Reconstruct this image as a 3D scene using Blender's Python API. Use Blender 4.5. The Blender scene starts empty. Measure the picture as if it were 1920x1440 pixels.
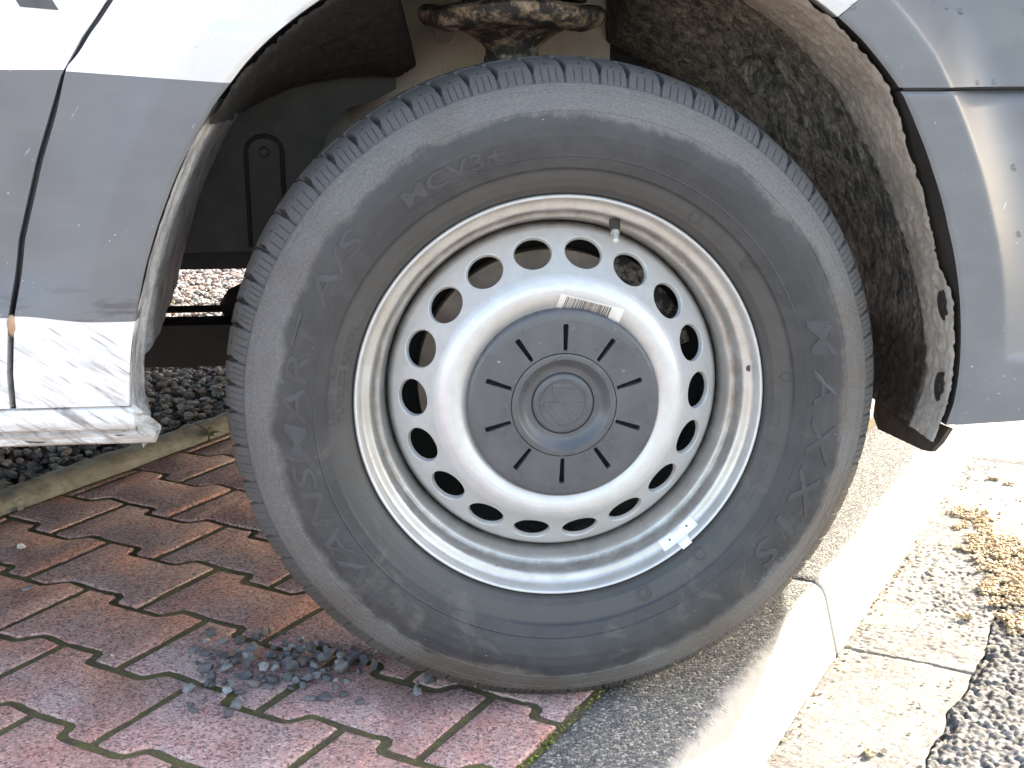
import bpy, math, random
import numpy as np
from mathutils import Vector, Matrix

R = math.radians
rng = np.random.default_rng(7)
random.seed(7)
scene = bpy.context.scene
COL = scene.collection

# ------------------------------------------------------------------ camera
WHEEL_C = (0.0045, 0.0, 0.330)
cam_d = bpy.data.cameras.new('camera')
cam = bpy.data.objects.new('camera', cam_d)
COL.objects.link(cam)
cam.location = (-0.187, -1.316, 0.683)
cam.rotation_euler = (R(90 - 14.1), 0, R(-6.0))
cam_d.sensor_width = 36.0
cam_d.lens = 36.0 * 2390 / 1920
cam_d.clip_start = 0.05
cam_d.clip_end = 500
scene.camera = cam

# ------------------------------------------------------------------ light
SUN_EL, SUN_AZ = R(30), math.atan2(0.906, 0.4226)      # azimuth from +Y towards +X
world = bpy.data.worlds.new('World')
scene.world = world
world.use_nodes = True
wn = world.node_tree
sky = wn.nodes.new('ShaderNodeTexSky')
sky.sky_type = 'NISHITA'
sky.sun_disc = False
sky.sun_elevation = SUN_EL
sky.sun_rotation = SUN_AZ
sky.air_density = 1.0
sky.dust_density = 2.2
sky.ozone_density = 0.6
bg = wn.nodes['Background']
bg.inputs['Strength'].default_value = 0.15
wn.links.new(sky.outputs[0], bg.inputs[0])

sun_d = bpy.data.lights.new('sun', 'SUN')
sun_d.energy = 3.2
sun_d.angle = R(0.5)
sun_d.color = (1.0, 0.95, 0.87)
sun = bpy.data.objects.new('sun', sun_d)
COL.objects.link(sun)
sd = Vector((math.sin(SUN_AZ) * math.cos(SUN_EL), math.cos(SUN_AZ) * math.cos(SUN_EL), math.sin(SUN_EL)))
sun.rotation_euler = sd.to_track_quat('Z', 'Y').to_euler()
sun.location = (6, 3, 6)

vs = scene.view_settings
vs.view_transform = 'Standard'
vs.look = 'None'
vs.exposure = 2.56
vs.gamma = 1.0
vs.use_curve_mapping = False
vs.use_white_balance = True              # the camera was balanced for open shade
vs.white_balance_temperature = 7300
vs.white_balance_tint = 10

# ------------------------------------------------------------------ helpers
def tag(o, label=None, cat=None, group=None, kind=None):
    if label: o['label'] = label
    if cat: o['category'] = cat
    if group: o['group'] = group
    if kind: o['kind'] = kind
    return o

def empty(name, loc=(0, 0, 0), parent=None):
    o = bpy.data.objects.new(name, None)
    o.empty_display_size = 0.05
    COL.objects.link(o)
    o.location = loc
    if parent: o.parent = parent
    return o

def meshdata(name, verts, faces, mats, smooth=True, mi=None):
    me = bpy.data.meshes.new(name)
    verts = np.asarray(verts, dtype=np.float32).reshape(-1, 3)
    if isinstance(faces, np.ndarray):
        faces = faces.tolist()
    me.from_pydata(verts.tolist(), [], faces)
    if not isinstance(mats, (list, tuple)): mats = [mats]
    for m in mats: me.materials.append(m)
    if smooth:
        me.polygons.foreach_set('use_smooth', [True] * len(me.polygons))
    if mi is not None:
        me.polygons.foreach_set('material_index', np.asarray(mi, dtype=np.int32))
    me.update()
    return me

def mobj(name, verts, faces, mats, parent=None, loc=(0, 0, 0), smooth=True, mi=None, autosmooth=None):
    me = meshdata(name, verts, faces, mats, smooth, mi)
    if autosmooth is not None:
        me.set_sharp_from_angle(angle=R(autosmooth))
    o = bpy.data.objects.new(name, me)
    COL.objects.link(o)
    o.location = loc
    if parent: o.parent = parent
    return o

class MB:
    """collects simple pieces into one mesh"""
    def __init__(s): s.v = []; s.f = []
    def add(s, v, f):
        n = len(s.v)
        s.v += [tuple(p) for p in v]
        s.f += [tuple(i + n for i in q) for q in f]
        return s
    def box(s, a, b):
        (x0, y0, z0), (x1, y1, z1) = a, b
        return s.add([(x0, y0, z0), (x1, y0, z0), (x1, y1, z0), (x0, y1, z0), (x0, y0, z1), (x1, y0, z1), (x1, y1, z1), (x0, y1, z1)],
                     [(0, 3, 2, 1), (4, 5, 6, 7), (0, 1, 5, 4), (1, 2, 6, 5), (2, 3, 7, 6), (3, 0, 4, 7)])
    def tube(s, pts, r, n=10, caps=True):
        pts = [Vector(p) for p in pts]
        rs = r if isinstance(r, (list, tuple)) else [r] * len(pts)
        V = []; F = []
        up = Vector((0.13, 0.21, 0.97))
        for i, p in enumerate(pts):
            d = (pts[min(i + 1, len(pts) - 1)] - pts[max(i - 1, 0)]).normalized()
            u = d.cross(up).normalized(); w = d.cross(u)
            for k in range(n):
                a = 2 * math.pi * k / n
                V.append(p + (u * math.cos(a) + w * math.sin(a)) * rs[i])
        for i in range(len(pts) - 1):
            for k in range(n):
                F.append((i * n + k, i * n + (k + 1) % n, (i + 1) * n + (k + 1) % n, (i + 1) * n + k))
        if caps:
            F.append(tuple(range(n))[::-1]); F.append(tuple(range((len(pts) - 1) * n, len(pts) * n)))
        return s.add(V, F)
    def prism(s, poly, y0, y1):
        """polygon in (x, z), extruded along y"""
        n = len(poly)
        V = [(p[0], y0, p[1]) for p in poly] + [(p[0], y1, p[1]) for p in poly]
        F = [tuple(range(n)), tuple(range(2 * n - 1, n - 1, -1))] + [(i, i + n, (i + 1) % n + n, (i + 1) % n) for i in range(n)]
        return s.add(V, F)
    def build(s, name, mats, parent=None, loc=(0, 0, 0), smooth=False, autosmooth=None):
        o = mobj(name, s.v, s.f, mats, parent, loc, smooth or autosmooth is not None, None, None)
        import bmesh
        bm = bmesh.new(); bm.from_mesh(o.data); bmesh.ops.recalc_face_normals(bm, faces=bm.faces); bm.to_mesh(o.data); bm.free()
        if autosmooth is not None: o.data.set_sharp_from_angle(angle=R(autosmooth))
        return o

def grid_faces(nu, nv, wrap_u=False):
    """quads of a grid laid out [u][v]"""
    u = np.arange(nu if wrap_u else nu - 1); v = np.arange(nv - 1)
    U, Vv = np.meshgrid(u, v, indexing='ij')
    U2 = (U + 1) % nu
    return np.stack([U * nv + Vv, U2 * nv + Vv, U2 * nv + Vv + 1, U * nv + Vv + 1], -1).reshape(-1, 4)

def smooth01(x):
    x = np.clip(x, 0, 1)
    return x * x * (3 - 2 * x)

def hash3(i, j, k, seed=0):
    h = (i.astype(np.int64) * 374761393 + j.astype(np.int64) * 668265263 + k.astype(np.int64) * 2147483647 + seed * 1442695041) & 0xffffffff
    h = ((h ^ (h >> 13)) * 1274126177) & 0xffffffff
    h = ((h ^ (h >> 16)) * 2246822519) & 0xffffffff
    return ((h ^ (h >> 15)) & 0xffff) / 65535.0

def vnoise(x, y, z=None, seed=0):
    x = np.asarray(x, float); y = np.asarray(y, float)
    z = np.zeros_like(x) if z is None else np.asarray(z, float)
    i, j, k = np.floor(x), np.floor(y), np.floor(z)
    fx, fy, fz = smooth01(x - i), smooth01(y - j), smooth01(z - k)
    out = 0
    for a in (0, 1):
        for b in (0, 1):
            for c in (0, 1):
                w = (fx if a else 1 - fx) * (fy if b else 1 - fy) * (fz if c else 1 - fz)
                out = out + w * hash3(i + a, j + b, k + c, seed)
    return out * 2 - 1

def fbm(x, y, z=None, seed=0, oct=4):
    s = 0; a = 1.0; t = 0
    for o in range(oct):
        s = s + a * vnoise(np.asarray(x) * 2 ** o, np.asarray(y) * 2 ** o, None if z is None else np.asarray(z) * 2 ** o, seed + o * 17)
        t += a; a *= 0.5
    return s / t

# ------------------------------------------------------------------ materials
class NT:
    """small wrapper for node materials"""
    def __init__(s, name):
        s.m = bpy.data.materials.new(name); s.m.use_nodes = True
        s.t = s.m.node_tree; s.p = s.t.nodes['Principled BSDF']
        s._tc = None
    def n(s, typ, **kw):
        q = s.t.nodes.new('ShaderNode' + typ)
        for k, v in kw.items():
            if hasattr(q, k) and k not in q.inputs: setattr(q, k, v)
            else: q.inputs[k].default_value = v
        return q
    def l(s, a, b): s.t.links.new(a, b); return b
    def coord(s, scale=(1, 1, 1), rot=(0, 0, 0), world=False):
        if world:
            src = s.n('NewGeometry').outputs['Position']
        else:
            src = s.n('TexCoord').outputs['Object']
        if tuple(scale) == (1, 1, 1) and tuple(rot) == (0, 0, 0): return src
        if tuple(rot) != (0, 0, 0):
            m0 = s.n('Mapping'); m0.inputs['Rotation'].default_value = rot
            s.l(src, m0.inputs[0]); src = m0.outputs[0]
        mp = s.n('Mapping'); mp.inputs['Scale'].default_value = scale
        s.l(src, mp.inputs[0]); return mp.outputs[0]
    def noise(s, vec, scale, detail=5, rough=0.55, dist=0.0, out='Fac'):
        q = s.n('TexNoise'); q.inputs['Scale'].default_value = scale; q.inputs['Detail'].default_value = detail
        q.inputs['Roughness'].default_value = rough; q.inputs['Distortion'].default_value = dist
        s.l(vec, q.inputs['Vector']); return q.outputs[out]
    def voro(s, vec, scale, out='Color', feature='F1', rnd=1.0):
        q = s.n('TexVoronoi'); q.feature = feature
        q.inputs['Scale'].default_value = scale; q.inputs['Randomness'].default_value = rnd
        s.l(vec, q.inputs['Vector']); return q.outputs[out]
    def ramp(s, fac, stops, interp='LINEAR'):
        q = s.n('ValToRGB'); q.color_ramp.interpolation = interp
        el = q.color_ramp.elements
        while len(el) < len(stops): el.new(0.5)
        for e, (p, c) in zip(el, stops):
            e.position = p; e.color = (*c, 1) if len(c) == 3 else c
        s.l(fac, q.inputs[0]); return q.outputs[0]
    def gramp(s, fac, a, b, interp='LINEAR'):
        return s.ramp(fac, [(a, (0, 0, 0)), (b, (1, 1, 1))], interp)
    def math(s, op, a, b=None, clamp=False):
        q = s.n('Math'); q.operation = op; q.use_clamp = clamp
        for i, v in enumerate((a, b)):
            if v is None: continue
            if isinstance(v, (int, float)): q.inputs[i].default_value = v
            else: s.l(v, q.inputs[i])
        return q.outputs[0]
    def mix(s, fac, a, b, mode='MIX'):
        q = s.n('Mix'); q.data_type = 'RGBA'; q.blend_type = mode
        for i, v in ((0, fac), (6, a), (7, b)):
            if isinstance(v, (int, float)): q.inputs[i].default_value = v
            elif isinstance(v, tuple): q.inputs[i].default_value = (*v, 1)
            else: s.l(v, q.inputs[i])
        return q.outputs[2]
    def sep(s, vec):
        q = s.n('SeparateXYZ'); s.l(vec, q.inputs[0]); return q.outputs
    def bump(s, h, strength=0.5, dist=0.002):
        q = s.n('Bump'); q.inputs['Strength'].default_value = strength; q.inputs['Distance'].default_value = dist
        s.l(h, q.inputs['Height']); s.l(q.outputs[0], s.p.inputs['Normal']); return q
    def set(s, **kw):
        for k, v in kw.items():
            k = k.replace('_', ' ')
            inp = s.p.inputs[k]
            if isinstance(v, (int, float)): inp.default_value = v
            elif isinstance(v, tuple): inp.default_value = (*v, 1) if len(v) == 3 else v
            else: s.l(v, inp)
        return s

def mat_white_paint():
    m = NT('white_paint')
    c = m.coord()
    x, y, z = m.sep(c)
    dust = m.gramp(m.noise(c, 260, 6, 0.7), 0.60, 0.74)
    near = m.noise(c, 9, 3, 0.6)
    # soiling close to the wheel opening
    rad = m.math('SQRT', m.math('ADD', m.math('MULTIPLY', x, x), m.math('POWER', m.math('SUBTRACT', z, 0.345), 2.0)))
    ring = m.math('SUBTRACT', 1.0, m.gramp(rad, 0.505, 0.515))
    spots = m.math('MULTIPLY', dust, m.math('ADD', m.math('MULTIPLY', ring, 0.55), 0.04))
    col = m.mix(m.math('MULTIPLY', ring, m.math('ADD', 0.42, m.math('MULTIPLY', near, 0.40))), (0.76, 0.76, 0.76), (0.46, 0.44, 0.41))
    col = m.mix(spots, col, (0.22, 0.19, 0.16))
    m.set(Base_Color=col, Roughness=0.28, Coat_Weight=0.4, Coat_Roughness=0.12)
    return m.m

def mat_white_low():
    """lower white panels: diagonal rub marks and road dirt thrown up by the wheel"""
    m = NT('white_paint_scuffed')
    c = m.coord()
    x, y, z = m.sep(c)
    st = m.coord((13, 13, 110), (0, R(-32), 0))
    streak = m.noise(st, 1.6, 4, 0.62, 0.4)
    low = m.ramp(z, [(0.0, (1, 1, 1)), (0.345, (0.9, 0.9, 0.9)), (0.39, (0.45, 0.45, 0.45)), (0.42, (0.05, 0.05, 0.05)), (1.0, (0, 0, 0))])
    patch = m.gramp(m.noise(c, 22, 3, 0.6), 0.32, 0.55)
    k = m.math('MULTIPLY', m.gramp(streak, 0.51, 0.62), m.math('MULTIPLY', low, patch), True)
    thin = m.gramp(m.noise(m.coord((22, 22, 300), (0, R(-36), 0)), 1.0, 2, 0.5), 0.655, 0.70)
    k = m.math('MAXIMUM', k, m.math('MULTIPLY', thin, 0.6))
    dust = m.gramp(m.noise(c, 320, 4, 0.7), 0.64, 0.72)
    col = m.mix(m.math('MULTIPLY', m.noise(c, 12, 4, 0.6), 0.30), (0.70, 0.695, 0.68), (0.50, 0.465, 0.41))
    col = m.mix(m.math('MULTIPLY', k, 0.85), col, (0.13, 0.10, 0.08))
    col = m.mix(m.math('MULTIPLY', dust, 0.35), col, (0.2, 0.17, 0.14))
    # brown grime where the sill tucks under
    under = m.math('SUBTRACT', 1.0, m.gramp(z, 0.318, 0.332))
    gr = m.math('MULTIPLY', under, m.gramp(m.noise(m.coord((16, 60, 150)), 1.2, 7, 0.72), 0.34, 0.55))
    col = m.mix(m.math('MULTIPLY', gr, 0.80), col, (0.27, 0.215, 0.165))
    blk = m.math('MULTIPLY', under, m.gramp(m.noise(m.coord((26, 60, 120)), 1.0, 5, 0.7), 0.60, 0.64))
    col = m.mix(m.math('MULTIPLY', blk, 0.9), col, (0.03, 0.025, 0.02))
    m.set(Base_Color=col, Roughness=m.mix(m.math('MAXIMUM', k, gr), (0.45, 0.45, 0.45), (0.9, 0.9, 0.9)))
    return m.m

def mat_grey_film():
    m = NT('grey_film')
    c = m.coord()
    x, y, z = m.sep(c)
    n1 = m.noise(c, 7, 4, 0.6)
    haze = m.noise(m.coord((4, 4, 16)), 2.2, 5, 0.65)
    col = m.mix(m.gramp(n1, 0.35, 0.7), (0.135, 0.137, 0.143), (0.170, 0.171, 0.175))
    col = m.mix(m.math('MULTIPLY', m.gramp(haze, 0.5, 0.75), 0.25), col, (0.22, 0.22, 0.22))
    spk = m.gramp(m.noise(c, 190, 2, 0.5), 0.755, 0.78)
    low = m.math('SUBTRACT', 1.0, m.gramp(z, 0.45, 0.72))
    col = m.mix(m.math('MULTIPLY', spk, m.math('ADD', 0.10, m.math('MULTIPLY', low, 0.9))), col, (0.5, 0.5, 0.48))
    # dark mud smear along the lower edge
    sm = m.math('MULTIPLY', m.gramp(m.noise(m.coord((12, 12, 60)), 1.5, 4, 0.6), 0.52, 0.66), m.math('MULTIPLY', m.math('SUBTRACT', 1.0, m.gramp(x, -.3, 0.0)), m.math('SUBTRACT', 1.0, m.gramp(z, 0.44, 0.475))))
    col = m.mix(m.math('MULTIPLY', sm, 0.7), col, (0.05, 0.045, 0.042))
    scr = m.gramp(m.noise(m.coord((40, 40, 260), (0, R(55), 0)), 1.0, 2, 0.5), 0.735, 0.76)
    col = m.mix(m.math('MULTIPLY', scr, 0.5), col, (0.4, 0.4, 0.4))
    m.set(Base_Color=col, Roughness=m.ramp(n1, [(0.3, (0.38, 0.38, 0.38)), (0.7, (0.48, 0.48, 0.48))]), Specular_IOR_Level=0.36)
    return m.m

def mat_plain(name, col, rough=0.5, metal=0.0, var=0.25, scale=40, bump=0.0, spec=0.5):
    m = NT(name)
    c = m.coord()
    n = m.noise(c, scale, 5, 0.6)
    a = tuple(v * (1 - var) for v in col); b = tuple(min(1, v * (1 + var)) for v in col)
    m.set(Base_Color=m.mix(m.gramp(n, 0.3, 0.7), a, b), Roughness=rough, Metallic=metal, Specular_IOR_Level=spec)
    if bump: m.bump(m.noise(c, scale * 4, 4, 0.6), bump, 0.001)
    return m.m

def mat_rubber():
    m = NT('tyre_rubber')
    c = m.coord()
    x, y, z = m.sep(c)
    rad = m.math('SQRT', m.math('ADD', m.math('MULTIPLY', x, x), m.math('MULTIPLY', z, z)))
    big = m.noise(c, 9, 8, 0.72)
    fine = m.noise(c, 420, 3, 0.7)
    edge = m.math('ADD', rad, m.math('MULTIPLY', m.math('SUBTRACT', big, 0.5), 0.060))
    dirt = m.gramp(edge, 0.3005, 0.3085)
    out = m.math('SUBTRACT', 1.0, m.gramp(rad, 0.3325, 0.3355))
    dirt = m.math('MULTIPLY', dirt, m.math('ADD', 0.55, m.math('MULTIPLY', out, 0.45)))
    cloud = m.gramp(m.noise(c, 20, 6, 0.7, 0.6), 0.42, 0.72)
    base = m.mix(cloud, (0.030, 0.030, 0.032), (0.052, 0.051, 0.051))
    inner = m.math('SUBTRACT', 1.0, m.gramp(rad, 0.246, 0.250))
    base = m.mix(m.math('MULTIPLY', inner, 0.40), base, (0.085, 0.079, 0.070))
    brown = m.gramp(m.math('ADD', m.noise(c, 6, 3, 0.5), m.math('MULTIPLY', z, -0.35)), 0.46, 0.66)
    dcol = m.mix(brown, (0.165, 0.156, 0.147), (0.125, 0.100, 0.080))
    col = m.mix(m.math('MULTIPLY', dirt, m.math('ADD', 0.55, m.math('MULTIPLY', m.gramp(fine, 0.35, 0.65), 0.40))), base, dcol)
    # splash stains low on the sidewall
    st = m.math('MULTIPLY', m.gramp(m.noise(c, 15, 6, 0.7, 1.0), 0.56, 0.68), m.math('SUBTRACT', 1.0, m.gramp(z, -0.30, 0.05)))
    col = m.mix(m.math('MULTIPLY', st, 0.45), col, (0.125, 0.108, 0.092))
    spk = m.gramp(m.noise(c, 260, 2, 0.5), 0.765, 0.79)
    col = m.mix(m.math('MULTIPLY', spk, 0.7), col, (0.32, 0.31, 0.29))
    m.set(Base_Color=col, Roughness=m.mix(dirt, m.ramp(cloud, [(0, (0.48, 0.48, 0.48)), (1, (0.62, 0.62, 0.62))]), (0.9, 0.9, 0.9)), Specular_IOR_Level=0.5)
    m.bump(m.math('ADD', m.noise(c, 330, 4, 0.7), m.math('MULTIPLY', m.noise(c, 40, 3, 0.6), 1.2)), 0.25, 0.0010)
    return m.m

def mat_silver():
    m = NT('silver_wheel_paint')
    c = m.coord()
    x, y, z = m.sep(c)
    rad = m.math('SQRT', m.math('ADD', m.math('MULTIPLY', x, x), m.math('MULTIPLY', z, z)))
    n = m.noise(c, 55, 6, 0.7)
    col = m.mix(m.gramp(n, 0.3, 0.7), (0.545, 0.54, 0.53), (0.635, 0.625, 0.61))
    # brown brake dust and road film collected in the barrel and round the hub cap
    barrel = m.math('MULTIPLY', m.gramp(rad, 0.181, 0.186), m.math('SUBTRACT', 1.0, m.gramp(rad, 0.2155, 0.2175)))
    capz = m.math('SUBTRACT', 1.0, m.gramp(rad, 0.108, 0.122))
    dusty = m.math('MULTIPLY', m.gramp(m.noise(c, 30, 6, 0.7), 0.25, 0.75), m.math('ADD', m.math('MULTIPLY', barrel, 0.70), m.math('MULTIPLY', capz, 0.55)))
    col = m.mix(dusty, col, (0.40, 0.345, 0.28))
    # crease shade painted in with the grime: disc seam, bead groove, lip crease
    g1 = m.math('MULTIPLY', m.gramp(rad, 0.1825, 0.1850), m.math('SUBTRACT', 1.0, m.gramp(rad, 0.1893, 0.1915)))
    g2 = m.math('MULTIPLY', m.gramp(rad, 0.1950, 0.1990), m.math('SUBTRACT', 1.0, m.gramp(rad, 0.2025, 0.2045)))
    g3 = m.math('MULTIPLY', m.gramp(rad, 0.2158, 0.2168), m.math('SUBTRACT', 1.0, m.gramp(rad, 0.2178, 0.2186)))
    gn = m.gramp(m.noise(c, 60, 5, 0.7), 0.25, 0.6)
    grime_shade = m.math('MAXIMUM', m.math('MULTIPLY', g1, 0.85), m.math('MAXIMUM', m.math('MULTIPLY', g2, 0.62), m.math('MULTIPLY', g3, 0.6)))
    col = m.mix(m.math('MULTIPLY', grime_shade, m.math('ADD', 0.45, m.math('MULTIPLY', gn, 0.55))), col, (0.060, 0.050, 0.042))
    spk = m.gramp(m.noise(c, 210, 3, 0.6), 0.70, 0.745)
    col = m.mix(m.math('MULTIPLY', spk, m.math('ADD', 0.22, m.math('MULTIPLY', barrel, 0.5))), col, (0.16, 0.12, 0.09))
    m.set(Base_Color=col, Metallic=m.mix(barrel, (0.30, 0.30, 0.30), (0.52, 0.52, 0.52)), Roughness=m.math('SUBTRACT', m.ramp(n, [(0.2, (0.33, 0.33, 0.33)), (0.8, (0.45, 0.45, 0.45))]), m.math('MULTIPLY', barrel, 0.02)))
    m.bump(m.noise(c, 500, 3, 0.6), 0.06, 0.0005)
    return m.m

def mat_cap():
    m = NT('grey_black_plastic')
    c = m.coord()
    n = m.noise(c, 26, 5, 0.65)
    col = m.mix(m.gramp(n, 0.3, 0.75), (0.070, 0.072, 0.078), (0.105, 0.105, 0.108))
    spk = m.gramp(m.noise(c, 150, 4, 0.65), 0.675, 0.71)
    col = m.mix(m.math('MULTIPLY', spk, 0.55), col, (0.45, 0.44, 0.42))
    scr = m.gramp(m.noise(m.coord((120, 20, 700), (0, R(50), 0)), 1.0, 2, 0.5), 0.74, 0.765)
    col = m.mix(m.math('MULTIPLY', scr, 0.5), col, (0.4, 0.4, 0.4))
    m.set(Base_Color=col, Roughness=m.ramp(n, [(0.3, (0.24, 0.24, 0.24)), (0.7, (0.38, 0.38, 0.38))]))
    m.bump(m.noise(c, 900, 2, 0.6), 0.05, 0.0004)
    return m.m

def mat_liner(name='muddy_liner', rear=False):
    m = NT(name)
    c = m.coord()
    x, y, z = m.sep(c)
    if rear:
        mud = m.gramp(m.noise(m.coord((30, 30, 8)), 1.6, 6, 0.7, 0.8), 0.30, 0.55)
        dark = (0.13, 0.127, 0.125); a = (0.40, 0.395, 0.39); b = (0.60, 0.58, 0.55)
        col = m.mix(mud, dark, m.mix(m.gramp(m.noise(c, 160, 5, 0.7), 0.35, 0.65), a, b))
        br = m.gramp(m.noise(m.coord((40, 40, 10)), 1.3, 5, 0.7), 0.60, 0.68)
        col = m.mix(m.math('MULTIPLY', br, 0.8), col, (0.10, 0.082, 0.062))
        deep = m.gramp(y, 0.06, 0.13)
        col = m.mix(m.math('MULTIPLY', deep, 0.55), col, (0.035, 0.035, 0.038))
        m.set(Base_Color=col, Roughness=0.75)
        m.bump(m.noise(m.coord((1, 1, 0.5)), 150, 6, 0.7), 0.3, 0.002)
        return m.m
    # front liner: dried mud along the outer lip, thinning out over black plastic inboard
    st = m.coord((1, 1, 0.35))
    n = m.noise(st, 70, 9, 0.78, 0.8)
    n2 = m.noise(c, 16, 5, 0.65)
    rise = m.math('MULTIPLY', m.math('MAXIMUM', m.math('SUBTRACT', z, 0.36), 0.0), -0.30)
    yy = m.math('ADD', m.math('ADD', y, rise), m.math('MULTIPLY', m.math('SUBTRACT', n2, 0.5), 0.06))
    lip = m.math('SUBTRACT', 1.0, m.gramp(yy, 0.030, 0.060))
    front = m.gramp(x, 0.05, 0.20)
    thr = m.math('ADD', m.math('ADD', m.math('MULTIPLY', lip, 0.50), 0.12), m.math('MULTIPLY', n, 0.95))
    mud = m.math('MULTIPLY', m.gramp(thr, 0.50, 0.66), front)
    lowz = m.math('SUBTRACT', 1.0, m.gramp(z, 0.30, 0.55))
    mcol = m.mix(m.gramp(m.noise(st, 260, 4, 0.7), 0.35, 0.65), (0.150, 0.125, 0.100), (0.42, 0.36, 0.30))
    mcol = m.mix(m.math('MULTIPLY', lip, 0.55), mcol, (0.47, 0.425, 0.37))
    mcol = m.mix(m.math('MULTIPLY', m.gramp(n2, 0.40, 0.6), m.math('MULTIPLY', lip, 0.45)), mcol, (0.16, 0.145, 0.13))
    plas = m.mix(m.gramp(m.noise(c, 60, 6, 0.75), 0.5, 0.72), m.mix(front, (0.014, 0.013, 0.012), (0.034, 0.031, 0.028)), m.mix(front, (0.045, 0.038, 0.031), (0.105, 0.088, 0.072)))
    col = m.mix(mud, plas, mcol)
    fleck = m.math('MULTIPLY', m.gramp(m.noise(c, 210, 5, 0.75), 0.60, 0.68), m.math('ADD', m.math('MULTIPLY', front, 0.4), 0.35))
    col = m.mix(fleck, col, (0.20, 0.155, 0.115))
    # wet patch low down
    wet = m.math('MULTIPLY', m.gramp(m.math('ADD', m.noise(c, 14, 4, 0.6), m.math('MULTIPLY', lowz, 0.45)), 0.62, 0.70), m.math('SUBTRACT', 1.0, lip))
    wet = m.math('MULTIPLY', wet, m.math('SUBTRACT', 1.0, m.gramp(z, 0.36, 0.40)))
    col = m.mix(m.math('MULTIPLY', wet, 0.8), col, (0.030, 0.021, 0.015))
    m.set(Base_Color=col, Roughness=m.mix(wet, (0.85, 0.85, 0.85), (0.45, 0.45, 0.45)))
    m.bump(m.math('ADD', n, m.math('MULTIPLY', mud, 0.6)), 0.6, 0.005)
    return m.m

def mat_dirty_primer():
    m = NT('dirty_chassis_paint')
    c = m.coord()
    n = m.noise(c, 14, 6, 0.65)
    col = m.mix(m.gramp(n, 0.3, 0.7), (0.48, 0.41, 0.34), (0.64, 0.56, 0.48))
    spk = m.gramp(m.noise(c, 150, 4, 0.7), 0.64, 0.70)
    col = m.mix(m.math('MULTIPLY', spk, 0.8), col, (0.06, 0.045, 0.035))
    m.set(Base_Color=col, Roughness=0.7)
    return m.m

def mat_strut():
    m = NT('rusty_muddy_steel')
    c = m.coord()
    n = m.gramp(m.noise(c, 45, 6, 0.75), 0.47, 0.58)
    col = m.mix(n, (0.022, 0.020, 0.018), m.mix(m.gramp(m.noise(c, 120, 4, 0.7), 0.4, 0.6), (0.17, 0.12, 0.08), (0.33, 0.255, 0.18)))
    m.set(Base_Color=col, Roughness=0.7)
    m.bump(m.noise(c, 90, 6, 0.7), 0.5, 0.003)
    return m.m

def mat_paver():
    m = NT('red_concrete')
    c = m.coord(world=True)
    oi = m.n('ObjectInfo').outputs['Random']
    cell = m.sep(m.voro(c, 330, 'Color'))
    cell2 = m.sep(m.voro(c, 520, 'Color'))
    big = m.noise(c, 11, 4, 0.6)
    red = m.mix(oi, (0.43, 0.205, 0.170), (0.44, 0.245, 0.215))
    grey = m.mix(oi, (0.45, 0.300, 0.275), (0.48, 0.345, 0.320))
    col = m.mix(m.gramp(big, 0.35, 0.68), red, grey)
    grain = m.ramp(cell[0], [(0.0, (0.12, 0.105, 0.115)), (0.13, (0.20, 0.17, 0.18)), (0.26, (0.5, 0.5, 0.5)), (0.72, (0.62, 0.58, 0.56)), (0.88, (0.75, 0.68, 0.64)), (1.0, (1, 1, 1))])
    col = m.mix(0.70, col, grain, 'OVERLAY')
    g2 = m.gramp(cell2[1], 0.93, 0.95)
    col = m.mix(m.math('MULTIPLY', g2, 0.75), col, (0.55, 0.48, 0.44))
    g3 = m.gramp(cell2[2], 0.90, 0.93)
    col = m.mix(m.math('MULTIPLY', g3, 0.7), col, (0.065, 0.06, 0.075))
    stain = m.gramp(m.noise(c, 5, 5, 0.65), 0.55, 0.75)
    col = m.mix(m.math('MULTIPLY', stain, 0.25), col, (0.14, 0.10, 0.09))
    m.set(Base_Color=col, Roughness=0.82)
    m.bump(m.math('ADD', m.noise(c, 420, 4, 0.7), m.math('MULTIPLY', cell[1], 0.6)), 0.30, 0.0012)
    return m.m

def mat_moss():
    m = NT('mossy_joint')
    c = m.coord(world=True)
    n = m.noise(c, 34, 5, 0.7)
    f = m.noise(c, 330, 4, 0.7)
    col = m.mix(m.gramp(n, 0.40, 0.62), (0.105, 0.080, 0.050), (0.150, 0.132, 0.045))
    col = m.mix(m.math('MULTIPLY', m.gramp(f, 0.52, 0.66), 0.8), col, (0.24, 0.205, 0.095))
    col = m.mix(m.math('MULTIPLY', m.gramp(m.noise(c, 22, 3, 0.6), 0.60, 0.70), 0.7), col, (0.11, 0.14, 0.022))
    m.set(Base_Color=col, Roughness=0.95)
    m.bump(f, 0.9, 0.004)
    return m.m

def mat_moss_tuft():
    m = NT('green_moss')
    c = m.coord(world=True)
    col = m.mix(m.gramp(m.noise(c, 120, 3, 0.6), 0.35, 0.65), (0.085, 0.090, 0.022), (0.20, 0.215, 0.045))
    m.set(Base_Color=col, Roughness=0.95)
    return m.m

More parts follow.
